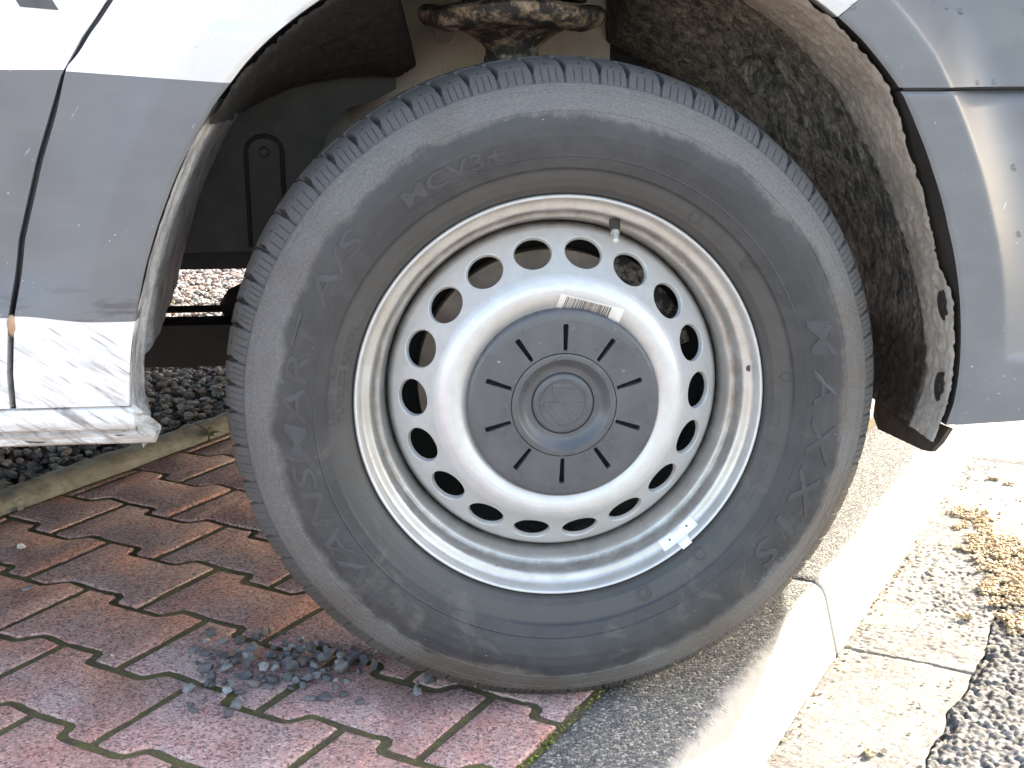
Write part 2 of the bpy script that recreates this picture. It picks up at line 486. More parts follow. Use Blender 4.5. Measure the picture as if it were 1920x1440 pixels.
def mat_kerb():
    """exposed aggregate on the upper face, smooth cement skin on the battered face"""
    m = NT('kerb_concrete')
    c = m.coord(world=True)
    uv = m.n('UVMap'); u = m.sep(uv.outputs[0])
    cell = m.sep(m.voro(c, 300, 'Color'))
    agg = m.ramp(cell[0], [(0.0, (0.030, 0.032, 0.037)), (0.3, (0.075, 0.080, 0.088)), (0.55, (0.130, 0.130, 0.128)), (0.8, (0.23, 0.215, 0.185)), (1.0, (0.48, 0.43, 0.36))])
    agg = m.mix(0.22, agg, (0.14, 0.138, 0.132))
    skin = m.mix(m.gramp(m.noise(c, 40, 6, 0.7), 0.3, 0.7), (0.285, 0.28, 0.265), (0.36, 0.35, 0.33))
    e = m.math('ADD', u[0], m.math('MULTIPLY', m.math('SUBTRACT', m.noise(c, 30, 5, 0.7), 0.5), 0.05))
    t = m.gramp(e, 0.112, 0.128)
    col = m.mix(t, agg, skin)
    dirty = m.math('MULTIPLY', m.gramp(e, 0.19, 0.24), 0.5)
    col = m.mix(dirty, col, (0.33, 0.27, 0.20))
    m.set(Base_Color=col, Roughness=0.85)
    h = m.mix(t, m.voro(c, 300, 'Distance'), (0.4, 0.4, 0.4))
    m.bump(m.math('SUBTRACT', m.math('MULTIPLY', m.noise(c, 500, 3, 0.6), 0.4), h), 0.6, 0.003)
    return m.m

def mat_concrete(name, a, b, stain=(0.16, 0.13, 0.10), sc=1.0, bump=0.6, moss=0.0, grain=0.0):
    m = NT(name)
    c = m.coord(world=True)
    n = m.noise(c, 7 * sc, 6, 0.65)
    col = m.mix(m.gramp(n, 0.3, 0.7), a, b)
    col = m.mix(m.math('MULTIPLY', m.gramp(m.noise(c, 12 * sc, 6, 0.7, 0.5), 0.50, 0.68), 0.7), col, stain)
    pit = m.gramp(m.noise(c, 150, 4, 0.7), 0.60, 0.68)
    col = m.mix(m.math('MULTIPLY', pit, 0.55), col, tuple(v * 0.35 for v in a))
    if grain:
        g = m.sep(m.voro(c, grain, 'Color'))
        col = m.mix(0.6 if grain < 200 else 0.38, col, m.ramp(g[0], [(0.0, (0.03, 0.03, 0.032)), (0.4, (0.11, 0.108, 0.105)), (0.8, (0.23, 0.225, 0.215)), (1.0, (0.34, 0.33, 0.31))]))
    if moss:
        col = m.mix(m.math('MULTIPLY', m.gramp(m.noise(c, 18, 4, 0.6), 0.42, 0.60), moss), col, (0.125, 0.115, 0.065))
    m.set(Base_Color=col, Roughness=0.9)
    m.bump(m.math('SUBTRACT', m.noise(c, 260, 5, 0.7), m.math('MULTIPLY', pit, 0.5)), bump, 0.003)
    return m.m

def mat_stone(name, cols, sc=60):
    m = NT(name)
    oi = m.n('ObjectInfo').outputs['Random']
    geo = m.n('NewGeometry').outputs['Random Per Island']
    r = m.math('FRACT', m.math('ADD', oi, geo))
    col = m.ramp(r, [(i / (len(cols) - 1), c) for i, c in enumerate(cols)])
    c = m.coord(world=True)
    col = m.mix(0.5, col, m.ramp(m.noise(c, sc * 4, 5, 0.7), [(0.3, (0.3, 0.3, 0.3)), (0.7, (0.7, 0.7, 0.7))]), 'OVERLAY')
    m.set(Base_Color=col, Roughness=0.75)
    m.bump(m.noise(c, sc * 8, 4, 0.7), 0.4, 0.001)
    return m.m

M = dict(
    white=mat_white_paint(), white_low=mat_white_low(), grey=mat_grey_film(),
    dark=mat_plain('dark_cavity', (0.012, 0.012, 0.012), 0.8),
    blackplastic=mat_plain('black_plastic', (0.022, 0.021, 0.020), 0.55, bump=0.3),
    wall=mat_plain('dusty_black_plastic', (0.030, 0.027, 0.024), 0.6, var=0.4, scale=25, bump=0.25),
    gap_shade=mat_plain('gap_shade_black', (0.02, 0.022, 0.03), 0.5),
    letter=mat_plain('dark_letter_film', (0.075, 0.075, 0.08), 0.4),
    rubber=mat_rubber(), silver=mat_silver(), cap=mat_cap(),
    liner=mat_liner(), rliner=mat_liner('muddy_rear_liner', True), primer=mat_dirty_primer(), strut=mat_strut(),
    flap=mat_plain('muddy_flap_rubber', (0.060, 0.046, 0.036), 0.75, var=0.45, scale=60, bump=0.5),
    bolt=mat_plain('bolt_steel', (0.10, 0.11, 0.13), 0.35, 0.7),
    alu=mat_plain('zinc_weight', (0.80, 0.80, 0.79), 0.5, 0.1, 0.05),
    letters=mat_plain('clean_rubber', (0.046, 0.047, 0.051), 0.45, var=0.15),
    valve=mat_plain('valve_metal', (0.60, 0.60, 0.58), 0.35, 0.5),
    valverub=mat_plain('valve_rubber', (0.05, 0.045, 0.04), 0.6),
    paper=mat_plain('label_paper', (0.72, 0.70, 0.66), 0.6, var=0.08),
    ink=mat_plain('barcode_ink', (0.10, 0.08, 0.07), 0.6),
    brake=mat_plain('brake_iron', (0.34, 0.27, 0.22), 0.5, 0.3, 0.3, 30),
    putty=mat_plain('tan_putty', (0.42, 0.27, 0.17), 0.7),
    under=mat_plain('underbody_black', (0.011, 0.010, 0.0095), 0.7, var=0.4),
    glass=mat_plain('dark_window_glass', (0.02, 0.025, 0.03), 0.08),
    paver=mat_paver(), moss=mat_moss(), tuft=mat_moss_tuft(), kerb=mat_kerb(),
    gutter=mat_concrete('gutter_concrete', (0.215, 0.205, 0.192), (0.31, 0.298, 0.28), (0.125, 0.102, 0.080), grain=260),
    edging=mat_concrete('edging_concrete', (0.19, 0.180, 0.160), (0.30, 0.285, 0.255), (0.12, 0.105, 0.08), 2.0, 0.9, 0.22),
    road=mat_concrete('asphalt', (0.115, 0.112, 0.108), (0.19, 0.184, 0.175), (0.08, 0.075, 0.07), 6.0, 0.5, grain=150),
    ground=mat_concrete('rough_ground', (0.20, 0.185, 0.165), (0.27, 0.25, 0.23), (0.17, 0.15, 0.12), 0.3, 0.3),
    soil=mat_plain('dark_soil', (0.03, 0.026, 0.022), 0.95),
    gravel=mat_stone('gravel_stone', [(0.15, 0.15, 0.155), (0.24, 0.235, 0.235), (0.19, 0.15, 0.135), (0.29, 0.28, 0.265), (0.24, 0.16, 0.13), (0.12, 0.125, 0.135)]),
    chip=mat_stone('grey_chip_stone', [(0.075, 0.074, 0.080), (0.120, 0.118, 0.122), (0.30, 0.285, 0.28), (0.155, 0.138, 0.140), (0.070, 0.068, 0.076), (0.17, 0.152, 0.148)]),
    palestone=mat_stone('pale_stone', [(0.50, 0.46, 0.41), (0.60, 0.55, 0.50)]),
    crumb=mat_stone('tan_crumb', [(0.30, 0.21, 0.12), (0.45, 0.35, 0.22), (0.55, 0.46, 0.33), (0.36, 0.25, 0.13)]),
    weed=mat_plain('dry_weed', (0.16, 0.15, 0.07), 0.9),
)
def mat_drop():
    m = NT('water')
    m.set(Base_Color=(1, 1, 1), Roughness=0.02, IOR=1.33, Transmission_Weight=1.0)
    return m.m
M['drop'] = mat_drop()

# ================================================================== GROUND
# pavement frame: b runs across the kerb towards the road, a along the kerb away from the camera
TH = R(34.9)
Av = np.array([math.sin(TH), math.cos(TH)])
Bv = np.array([math.cos(TH), -math.sin(TH)])
GROUND_Z = -0.020
GK = (0.683 - GROUND_Z) / 0.683            # the paved level lies 2 cm under the level the plan was measured on
NAD = np.array([-0.187, -1.316])
def W(b, a, z=0.0):
    p = NAD + (b * Bv + a * Av - NAD) * GK
    return (p[0], p[1], z * GK + GROUND_Z)
def Wd(b, a):
    p = (b * Bv + a * Av) * GK
    return (p[0], p[1])
def Warr(b, a, z):
    b, a, z = np.broadcast_arrays(b, a, z)
    px, py_ = b * Bv[0] + a * Av[0], b * Bv[1] + a * Av[1]
    return np.stack([NAD[0] + (px - NAD[0]) * GK, NAD[1] + (py_ - NAD[1]) * GK, z * GK + GROUND_Z], -1).reshape(-1, 3)

KB0, KB1, KB2 = 0.058, 0.190, 0.216        # kerb back edge, top edge, foot
GZ = -0.100                                 # gutter level
EDG0, EDG1 = -1.068, -1.006                 # edging strip
ROADB = 0.385

# one big sheet under everything
gs = mobj('ground', [(-150, -150, -0.19), (150, -150, -0.19), (150, 150, -0.19), (-150, 150, -0.19)], [(0, 1, 2, 3)], M['ground'])
tag(gs, kind='structure')

# ---- pavers
PER, ROW = 0.208, 0.1375
WAVE = [(0, 0), (.041, .001), (.050, .003), (.0565, .000), (.060, -.008), (.0605, -.015), (.066, -.0205), (.075, -.0215), (.1085, -.021),
        (.148, -.021), (.155, -.017), (.163, -.005), (.170, .003), (.180, .004), (.217, 0)]
WAVE = [(p * PER / 0.217, q) for (p, q) in WAVE]
def wave_pts(shift, b0, b1, a):
    """the wavy joint line between b0 and b1; the raised part is centred on shift + n * PER"""
    out = []
    n0 = math.floor((b0 - shift) / PER) - 1
    for n in range(n0, n0 + 5):
        for (pb, pa) in WAVE[:-1]:
            b = shift + n * PER + pb
            if b0 + 1e-6 < b < b1 - 1e-6: out.append((b, a + pa))
    def at(b):
        t = (b - shift) % PER
        for (p, q) in zip(WAVE, WAVE[1:]):
            if p[0] <= t <= q[0] + 1e-9:
                return a + p[1] + (q[1] - p[1]) * (t - p[0]) / max(1e-9, q[0] - p[0])
        return a
    return [(b0, at(b0))] + out + [(b1, at(b1))]
def clip(poly, lim, keep_less):
    out = []
    ins = (lambda p: p[0] <= lim) if keep_less else (lambda p: p[0] >= lim)
    for i, p in enumerate(poly):
        q = poly[(i + 1) % len(poly)]
        if ins(p): out.append(p)
        if ins(p) != ins(q):
            t = (lim - p[0]) / (q[0] - p[0]); out.append((lim, p[1] + t * (q[1] - p[1])))
    return out
def inset(poly, d):
    n = len(poly); P = np.array(poly); out = []
    for i in range(n):
        e0 = P[i] - P[i - 1]; e1 = P[(i + 1) % n] - P[i]
        n0 = np.array([-e0[1], e0[0]]) / (np.hypot(*e0) + 1e-12); n1 = np.array([-e1[1], e1[0]]) / (np.hypot(*e1) + 1e-12)
        nn = n0 + n1; L = np.hypot(*nn)
        nn = nn / L if L > 1e-6 else n0
        k = max(0.55, float(nn @ n0))
        out.append(P[i] + nn * d / k)
    return out
def area(poly):
    P = np.array(poly); Q = np.roll(P, -1, 0)
    return 0.5 * float(np.sum(P[:, 0] * Q[:, 1] - Q[:, 0] * P[:, 1]))
pavement = empty('pavement'); tag(pavement, kind='structure')
def paver(poly, parent):
    if area(poly) < 0: poly = poly[::-1]
    # drop near-duplicate points
    q = []
    for p in poly:
        if not q or math.hypot(p[0] - q[-1][0], p[1] - q[-1][1]) > 0.0015: q.append(p)
    poly = q
    if len(poly) < 3 or area(poly) < 0.0012: return
    c = np.mean(np.array(poly), 0)
    j = 0.0057
    rings = [(j, -0.055), (j, -0.0040), (j + 0.0005, -0.0018), (j + 0.0014, -0.0006), (j + 0.0028, 0.0)]
    V = []; n = len(poly)
    tz = random.gauss(0, 0.0005); tx = random.gauss(0, 0.003); ty = random.gauss(0, 0.003)
    for (d, z) in rings:
        for p in inset(poly, d):
            jit = random.gauss(0, 0.0005)
            b, a = p[0] + jit, p[1] + random.gauss(0, 0.0005)
            w = Wd(b - c[0], a - c[1])
            V.append((w[0], w[1], z + tz + tx * (b - c[0]) + ty * (a - c[1])))
    F = []
    for k in range(len(rings) - 1):
        for i in range(n):
            F.append((k * n + i, k * n + (i + 1) % n, (k + 1) * n + (i + 1) % n, (k + 1) * n + i))
    F.append(tuple(range((len(rings) - 1) * n, len(rings) * n)))
    w = W(c[0], c[1])
    mobj('paver', V, F, M['paver'], parent, w, smooth=False, autosmooth=40)
B00, A00 = -0.668, -0.063
for k in range(-9, 8):
    a_top = A00 + ROW * -k                       # wave k is the upper edge of row k
    sh = B00 + (PER / 2 if k % 2 else 0.0)
    for n in range(-3, 6):
        b0 = sh + n * PER; b1 = b0 + PER
        if b1 < EDG1 + 0.01 or b0 > KB0 - 0.01: continue
        top = wave_pts(sh, b0, b1, a_top)
        bot = wave_pts(sh + PER / 2, b0, b1, a_top - ROW)
        poly = bot + top[::-1]
        poly = clip(clip(poly, KB0 - 0.004, True), EDG1 + 0.002, False)
        if len(poly) > 2: paver(poly, pavement)

# mossy bedding that shows in the joints
bb = np.arange(EDG1 - 0.01, KB0 + 0.012, 0.006); aa = np.arange(-1.12, 1.32, 0.006)
Bg, Ag = np.meshgrid(bb, aa, indexing='ij')
h = -0.0024 + 0.0018 * fbm(Bg * 90, Ag * 90, seed=3, oct=3) + 0.0022 * fbm(Bg * 14, Ag * 14, seed=5, oct=2)
h = np.minimum(h, -0.0018)
o = mobj('joint_moss', Warr(Bg, Ag, h), grid_faces(len(bb), len(aa)), M['moss'])
tag(o, 'brown and green moss filling the joints between the red pavers', 'moss', kind='stuff')

# bright moss tufts along the kerb and in the wide joints
def blob(rad, seed, sub=1, rough=0.35, flat=0.8):
    import bmesh
    bm = bmesh.new(); bmesh.ops.create_icosphere(bm, subdivisions=sub, radius=1.0)
    v = np.array([x.co[:] for x in bm.verts]); f = [tuple(q.index for q in p.verts) for p in bm.faces]; bm.free()
    d = 1 + rough * fbm(v[:, 0] * 1.3 + seed * 7.1, v[:, 1] * 1.3, v[:, 2] * 1.3, seed=seed, oct=2)
    v = v * d[:, None]; v[:, 2] *= flat
    return v * rad, f
def scatter(name, pts, radii, base, mats, zoff=0.0, smooth=False, rot=True):
    V = []; F = []; n = 0
    for i, (p, r) in enumerate(zip(pts, radii)):
        v, f = base[i % len(base)]
        if rot:
            a, b_ = random.uniform(0, 6.28), random.uniform(-.6, .6)
            ca, sa, cb, sb = math.cos(a), math.sin(a), math.cos(b_), math.sin(b_)
            Rm = np.array([[ca, -sa, 0], [sa, ca, 0], [0, 0, 1]]) @ np.array([[1, 0, 0], [0, cb, -sb], [0, sb, cb]])
            v = v @ Rm.T
        V.append(v * r + np.array(p)); F += [tuple(q + n for q in x) for x in f]; n += len(v)
    return mobj(name, np.concatenate(V), F, mats, smooth=smooth)
mb = [blob(1.0, s, 1, 0.5, 0.6) for s in range(6)]
pts = []; rad = []
for i in range(1500):
    a = random.uniform(-0.75, 0.35)
    if fbm(np.array([a * 9.0]), np.array([3.3]), seed=9, oct=2)[0] < -0.12 + random.gauss(0, .15): continue
    pts.append(W(KB0 + random.gauss(-0.002, 0.0042), a, -0.002 + random.uniform(-.002, .0025))); rad.append(random.uniform(0.0009, 0.0028))
o = scatter('kerb_moss', pts, rad, mb, M['tuft'], smooth=True)
tag(o, 'bright green moss growing along the back edge of the kerb', 'moss', kind='stuff')

# ---- kerb: 1 m stones
kerb = empty('kerb'); tag(kerb, kind='structure')
kp = [(KB0, -0.14), (KB0, -0.006), (KB0 + 0.002, -0.002), (KB0 + 0.006, 0.0)] + [(KB0 + 0.006 + t * (0.176 - KB0 - 0.006), 0.0) for t in (.25, .5, .75, 1)] + \
     [(0.183, -0.0018), (0.189, -0.006), (0.1935, -0.0125), (0.197, -0.022), (0.203, -0.045), (0.2095, -0.07), (KB2, -0.0985), (KB2 + 0.002, -0.14)]
kp = np.array(kp)
ks = np.concatenate([[0], np.cumsum(np.hypot(np.diff(kp[:, 0]), np.diff(kp[:, 1])))]) - 0.142
def kerbstone(a0, a1):
    aa = np.concatenate([[a0, a0 + 0.002], np.linspace(a0 + 0.006, a1 - 0.006, 40), [a1 - 0.002, a1]])
    A_, K_ = np.meshgrid(aa, np.arange(len(kp)), indexing='ij')
    b = kp[K_, 0]; z = kp[K_, 1]
    e = np.minimum(A_ - a0, a1 - A_)
    z = z - 0.004 * np.clip(1 - e / 0.007, 0, 1) ** 2 * (z > -0.02); b = b - 0.004 * np.clip(1 - e / 0.007, 0, 1) ** 2 * (b > 0.18)
    top = (z > -0.012) & (b > KB0 + 0.003)
    z = z + top * 0.0010 * fbm(b * 40, A_ * 40, seed=21, oct=3)
    b = b + (b > 0.18) * 0.0016 * fbm(A_ * 14, z * 14, seed=22, oct=3)
    V = Warr(b, A_, z); F = grid_faces(len(aa), len(kp))[:, ::-1]
    F = F.tolist() + [tuple(range(len(kp))), tuple(range(len(V) - 1, len(V) - 1 - len(kp), -1))]
    me_o = mobj('kerbstone', V, F, M['kerb'], kerb, smooth=True, autosmooth=50)
    me = me_o.data
    uvl = me.uv_layers.new(name='UVMap')
    li = np.zeros(len(me.loops), dtype=np.int32); me.loops.foreach_get('vertex_index', li)
    uvv = np.stack([ks[K_].ravel(), A_.ravel()], -1)[li]
    uvl.data.foreach_set('uv', uvv.astype(np.float32).ravel())
for k in range(-3, 5):
    kerbstone(0.43 - 1.0 + k * 1.0 + 0.0022, 0.43 + k * 1.0 - 0.0022)

# ---- gutter slabs
gutter = empty('gutter'); tag(gutter, kind='structure')
def rough_edge(a, seed): return 0.020 * fbm(a * 9, np.full_like(a, seed * 1.7), seed=seed, oct=4)
def slab(name, parent, b0, b1f, a0, a1, mat, step, zf, crack=0.0032):
    bb = np.linspace(0, 1, max(2, int((ROADB - b0) / step))); aa = np.linspace(a0, a1, int((a1 - a0) / step))
    Bt, A_ = np.meshgrid(bb, aa, indexing='ij')
    b = b0 + (b1f(A_) - b0) * Bt
    z = zf(b, A_)
    e = np.minimum(A_ - a0, a1 - A_) + 0.002 * fbm(b * 60, A_ * 0 + a0, seed=4, oct=3)
    z = z - 0.012 * np.clip(1 - e / crack, 0, 1)
    return mobj(name, Warr(b, A_, z), grid_faces(len(bb), len(aa)), mat, parent)
def gz(b, a):
    pit = np.clip(fbm(b * 210, a * 210, seed=31, oct=2) - 0.10, 0, 1)
    wear = np.clip(fbm(b * 6, a * 6, seed=33, oct=3) + 0.1, 0, 1)
    return GZ + 0.0022 * fbm(b * 16, a * 16, seed=32, oct=4) - 0.0085 * pit * (0.20 + 1.3 * wear) - 0.004 * wear
for k in range(-2, 5):
    fine = 0 <= k <= 1
    slab('gutter_stone', gutter, KB2 + 0.001, lambda a: ROADB + rough_edge(a, 41), 0.46 + (k - 1) * 1.0, 0.46 + k * 1.0, M['gutter'], 0.0022 if fine else 0.02, gz)

# ---- road: coarse asphalt with real stones standing proud
rb = np.concatenate([np.arange(ROADB - 0.02, 0.62, 0.0021), np.arange(.62, .85, .006)]); ra = np.concatenate([np.arange(-0.75, -.1, .006), np.arange(-.1, .75, 0.0021), np.arange(.75, 1.6, .006)])
Bg, Ag = np.meshgrid(rb, ra, indexing='ij')
def cells(b, a, size, seed):
    """height of a bed of rounded stones: jittered cells"""
    i0 = np.floor(b / size); j0 = np.floor(a / size)
    best = np.full(b.shape, 9.0); lev = np.zeros(b.shape)
    for di in (-1, 0, 1):
        for dj in (-1, 0, 1):
            i = i0 + di; j = j0 + dj
            cb = (i + 0.5 + 0.8 * (hash3(i, j, i * 0, seed) - 0.5)) * size
            ca = (j + 0.5 + 0.8 * (hash3(i, j, i * 0, seed + 1) - 0.5)) * size
            d = np.hypot(b - cb, a - ca) / size
            l = hash3(i, j, i * 0, seed + 2)
            better = d < best
            best = np.where(better, d, best); lev = np.where(better, l, lev)
    return np.clip(1 - (best / 0.66) ** 2, 0, 1) ** 0.42 * (0.30 + 0.70 * lev)
z = GZ - 0.004 + 0.0075 * cells(Bg, Ag, 0.0085, 51) + 0.002 * fbm(Bg * 8, Ag * 8, seed=52, oct=3)
edge = ROADB + rough_edge(Ag, 41)
z = z - 0.012 * np.clip((edge + 0.003 - Bg) / 0.006, 0, 1)
z = z - 0.008 * np.clip(1 - np.abs(Bg - edge - 0.006) / 0.008, 0, 1) * (fbm(Bg * 20, Ag * 20, seed=57, oct=2) > -0.1)
o = mobj('road', Warr(Bg, Ag, z), grid_faces(len(rb), len(ra)), M['road']); tag(o, kind='structure')
v = [W(0.845, -12, GZ - 0.003), W(14, -12, GZ - 0.003), W(14, 14, GZ - 0.003), W(0.845, 14, GZ - 0.003)]
o = mobj('road_surface', v, [(0, 1, 2, 3)], M['road']); tag(o, kind='structure')
v = [W(KB0 + .01, -12, -0.115), W(0.9, -12, -0.115), W(0.9, 14, -0.115), W(KB0 + .01, 14, -0.115)]
o = mobj('road_base', v, [(0, 1, 2, 3)], M['gutter']); tag(o, kind='structure')
# pavement carries on behind the camera
v = [W(-14, -14, -0.012), W(KB0, -14, -0.012), W(KB0, -1.10, -0.012), W(-14, -1.10, -0.012)]
o = mobj('pavement_bed', v, [(0, 1, 2, 3)], M['paver']); tag(o, kind='structure')
v = [W(EDG1, 1.30, -0.010), W(KB0, 1.30, -0.010), W(KB0, 14, -0.010), W(EDG1, 14, -0.010)]
o = mobj('pavement_bed', v, [(0, 1, 2, 3)], M['paver']); tag(o, kind='structure')

# ---- edging strip with a rounded top
edging = empty('edging'); tag(edging, kind='structure')
ew = (EDG1 - EDG0) / 2; ec = (EDG0 + EDG1) / 2
ep = [(-ew, -0.08), (-ew, 0.004)] + [(-ew * math.cos(t), 0.005 + 0.019 * math.sin(t)) for t in np.linspace(0.12, math.pi - 0.12, 9)] + [(ew, 0.004), (ew, -0.08)]
ep = np.array(ep)
for (a0, a1) in ((-1.6, -0.43), (-0.427, 0.545), (0.549, 1.545), (1.549, 2.6)):
    aa = np.linspace(a0, a1, 160)
    A_, K_ = np.meshgrid(aa, np.arange(len(ep)), indexing='ij')
    b = ec + ep[K_, 0]; z = ep[K_, 1]
    chew = 0.0045 * fbm(A_ * 26, K_ * 0.5, seed=61, oct=4)
    z = z + np.where(z > 0.003, chew, 0); b = b + 0.003 * fbm(A_ * 20, K_ * 0.4 + 9, seed=62, oct=4)
    V = Warr(b, A_, z)
    F = grid_faces(len(aa), len(ep))[:, ::-1].tolist() + [tuple(range(len(ep))), tuple(range(len(V) - 1, len(V) - 1 - len(ep), -1))]
    mobj('edging_stone', V, F, M['edging'], edging, autosmooth=60)

# ---- gravel bed behind the edging
v = [W(-14, -1.5, -0.03), W(EDG0 + .01, -1.5, -0.03), W(EDG0 + .01, 14, -0.03), W(-14, 14, -0.03)]
o = mobj('soil', v, [(0, 1, 2, 3)], M['soil']); tag(o, kind='structure')
def rock(seed, sub=1):
    import bmesh
    bm = bmesh.new(); bmesh.ops.create_icosphere(bm, subdivisions=sub, radius=1.0)
    v = np.array([x.co[:] for x in bm.verts]); f = [tuple(q.index for q in p.verts) for p in bm.faces]; bm.free()
    r = np.random.default_rng(seed)
    for _ in range(7):                              # cut flat facets
        n = r.normal(size=3); n /= np.linalg.norm(n); d = r.uniform(0.45, 0.8)
        s = v @ n; v = v - np.where(s > d, s - d, 0)[:, None] * n
    v *= np.array([1.0, r.uniform(.65, .95), r.uniform(.5, .8)])
    return v, f
rocks = [rock(s) for s in range(14)]
pts = []; rad = []
bpos = np.arange(-2.9, EDG0 - 0.004, 0.0185)
for b in bpos:
    for a in np.arange(-0.35, 4.6, 0.0185):
        p = W(b + random.gauss(0, .005), a + random.gauss(0, .005))
        if p[0] < -1.75 or p[0] > 1.2 or p[1] > 3.9 or p[1] < 0.3: continue
        if p[1] > 2.0 and not (-1.4 < p[0] < -0.2): continue
        pts.append((p[0], p[1], p[2] - 0.012 + random.uniform(-.006, .010))); rad.append(random.uniform(0.0095, 0.0165))
o = scatter('gravel', pts, rad, rocks, M['gravel'])
tag(o, 'bed of grey and reddish crushed gravel behind the concrete edging', 'gravel', kind='stuff')

# ================================================================== VAN
van = empty('van')
tag(van, 'white and grey panel van parked with its front wheel beside the kerb', 'van')

# ---- wheel
wheel = empty('wheel', WHEEL_C, van)
RO = 0.3615
prof = [(.2150, .014), (.2195, .007), (.2222, .0015), (.2255, -.0075), (.2310, -.0140), (.2390, -.0180), (.2470, -.0206), (.2484, -.0215), (.2500, -.0237), (.2590, -.0262), (.2600, -.0264),
        (.2610, -.0272), (.2620, -.0266), (.2700, -.0284), (.2800, -.0298), (.2900, -.0298), (.2990, -.0286), (.3025, -.0278), (.3036, -.0283), (.3047, -.0272), (.3100, -.0245), (.3160, -.0205),
        (.3195, -.0182), (.3203, -.0184), (.3225, -.0165), (.3233, -.0153), (.3262, -.0130), (.3272, -.0128), (.3292, -.0108), (.3300, -.0092), (.3335, -.0058), (.3380, -.0008), (.3420, .0045), (.3452, .0100), (.3470, .0150),
        (.3490, .0210), (.3508, .0300), (.3525, .0420), (.3535, .0500), (.3540, .0600), (.3545, .0750), (.3545, .0880)]
prof = np.array(prof)
prof[:, 0] = np.where(prof[:, 0] > .2225, .2225 + (prof[:, 0] - .2225) * (0.362 - .2225) / (.3545 - .2225), prof[:, 0])
TK = (0.362 - .2225) / (.3545 - .2225)
def tr(r): return .2225 + (r - .2225) * TK
# resample the outer half evenly enough, then mirror
sl = np.concatenate([[0], np.cumsum(np.hypot(np.diff(prof[:, 0]), np.diff(prof[:, 1])))])
si = np.unique(np.concatenate([sl, np.arange(0, sl[-1], 0.0016)]))
pr = np.interp(si, sl, prof[:, 0]); py = np.interp(si, sl, prof[:, 1])
mirror = np.linspace(len(prof) - 2, 0, 26).astype(int)
pr2 = prof[mirror, 0]; py2 = 0.176 - prof[mirror, 1]
Pr = np.concatenate([pr, pr2]); Py = np.concatenate([py, py2]); ns = len(Pr)
nt = 2880
th = np.arange(nt) * 2 * np.pi / nt
# block pitches of three lengths in a fixed mixed order
pit = np.array([random.choice([0.78, 0.9, 1.0, 1.12, 1.26]) for _ in range(67)]); pit = pit / pit.sum() * 2 * np.pi
pe = np.concatenate([[0], np.cumsum(pit)])
bi = np.clip(np.searchsorted(pe, th, side='right') - 1, 0, 66)
tl = th - pe[bi]; plen = pit[bi]
Tt, Sr = np.meshgrid(th, Pr, indexing='ij'); _, Sy = np.meshgrid(th, Py, indexing='ij')
def lat(skew):                                  # distance (m) to the nearest block boundary, skewed across the tread
    t = (Tt + skew) % (2 * np.pi)
    b_ = np.clip(np.searchsorted(pe, t, side='right') - 1, 0, 66)
    u = t - pe[b_]; L = pit[b_]
    return np.minimum(u, L - u) * RO, u / L
skew = 0.035 * np.clip((Sy - 0.012) / 0.05, 0, 2) ** 1.3
dl, ul = lat(skew)
outer = (Sy < 0.088)
blockz = smooth01((Sr - tr(0.3292)) / 0.0010) * (Sy < 0.150)
gw = 0.0012 + 0.0016 * smooth01((Sy - 0.001) / 0.010)
dep = (0.0026 + 0.0052 * smooth01((Sy - 0.000) / 0.010)) * smooth01((gw + 0.0006 - dl) / 0.0010) * blockz
dep = np.maximum(dep, 0.0012 * smooth01((0.0007 - np.abs(Sr - tr(0.3296))) / 0.0004) * (Sy < 0.05))
for fr in (0.27, 0.5, 0.73):                    # sipes on the shoulder face
    ds = np.abs(ul - fr) * plen[:, None] * RO
    dep = np.maximum(dep, 0.0011 * (ds < 0.00055) * (Sr > tr(0.3304)) * (Sy < 0.0075))
ds = np.abs(ul - 0.45) * plen[:, None] * RO     # short notch on the tread
dep = np.maximum(dep, 0.0022 * (ds < 0.0010) * (Sy > 0.0135) * (Sy < 0.0205))
for yc, hw in ((0.052, .0045), (0.088, .0045), (0.124, .0045)):
    dep = np.maximum(dep, 0.0070 * smooth01((hw - np.abs(Sy - yc)) / 0.0015))
for yc in (0.070, 0.106):
    d2, _ = lat(0.02 + 0.3 * Sy)
    dep = np.maximum(dep, 0.004 * (d2 < 0.0012) * (np.abs(Sy - yc) < 0.014))
# dashes under the blocks
dash = ((np.abs(ul - 0.5) < 0.40) & outer)
dep = dep - 0.0008 * dash * smooth01((0.0014 - np.abs(Sr - tr(0.3248))) / 0.0005) * outer
# normals of the profile
dr = np.gradient(Pr); dy = np.gradient(Py); ln = np.hypot(dr, dy) + 1e-9
nr, ny = dy / ln, -dr / ln
Rr = Sr - dep * nr[None, :]; Yy = Sy - dep * ny[None, :]
wob = 0.00035 * fbm(np.cos(Tt) * 14, np.sin(Tt) * 14, Sr * 60, seed=71, oct=3)
Yy = Yy - wob * (Sy < 0.02)
X = Rr * np.sin(Tt); Z = Rr * np.cos(Tt)
# flattened and bulged where it stands on the ground
low = np.clip((-Z - 0.23) / 0.10, 0, 1) * np.clip(1 - np.abs(X) / 0.17, 0, 1)
Yy = np.where(Yy < 0.088, Yy - 0.009 * low * np.sin(np.clip((Rr - 0.23) / 0.11, 0, 1) * np.pi), Yy)
Z = np.maximum(Z, -WHEEL_C[2] + GROUND_Z + 0.0008 + 0.0 * X)
mobj('tyre', np.stack([X, Yy, Z], -1).reshape(-1, 3), grid_faces(nt, ns, True)[:, ::-1], M['rubber'], wheel, autosmooth=38)

def sidewall_y(r): return np.interp(r, prof[:34, 0], prof[:34, 1])

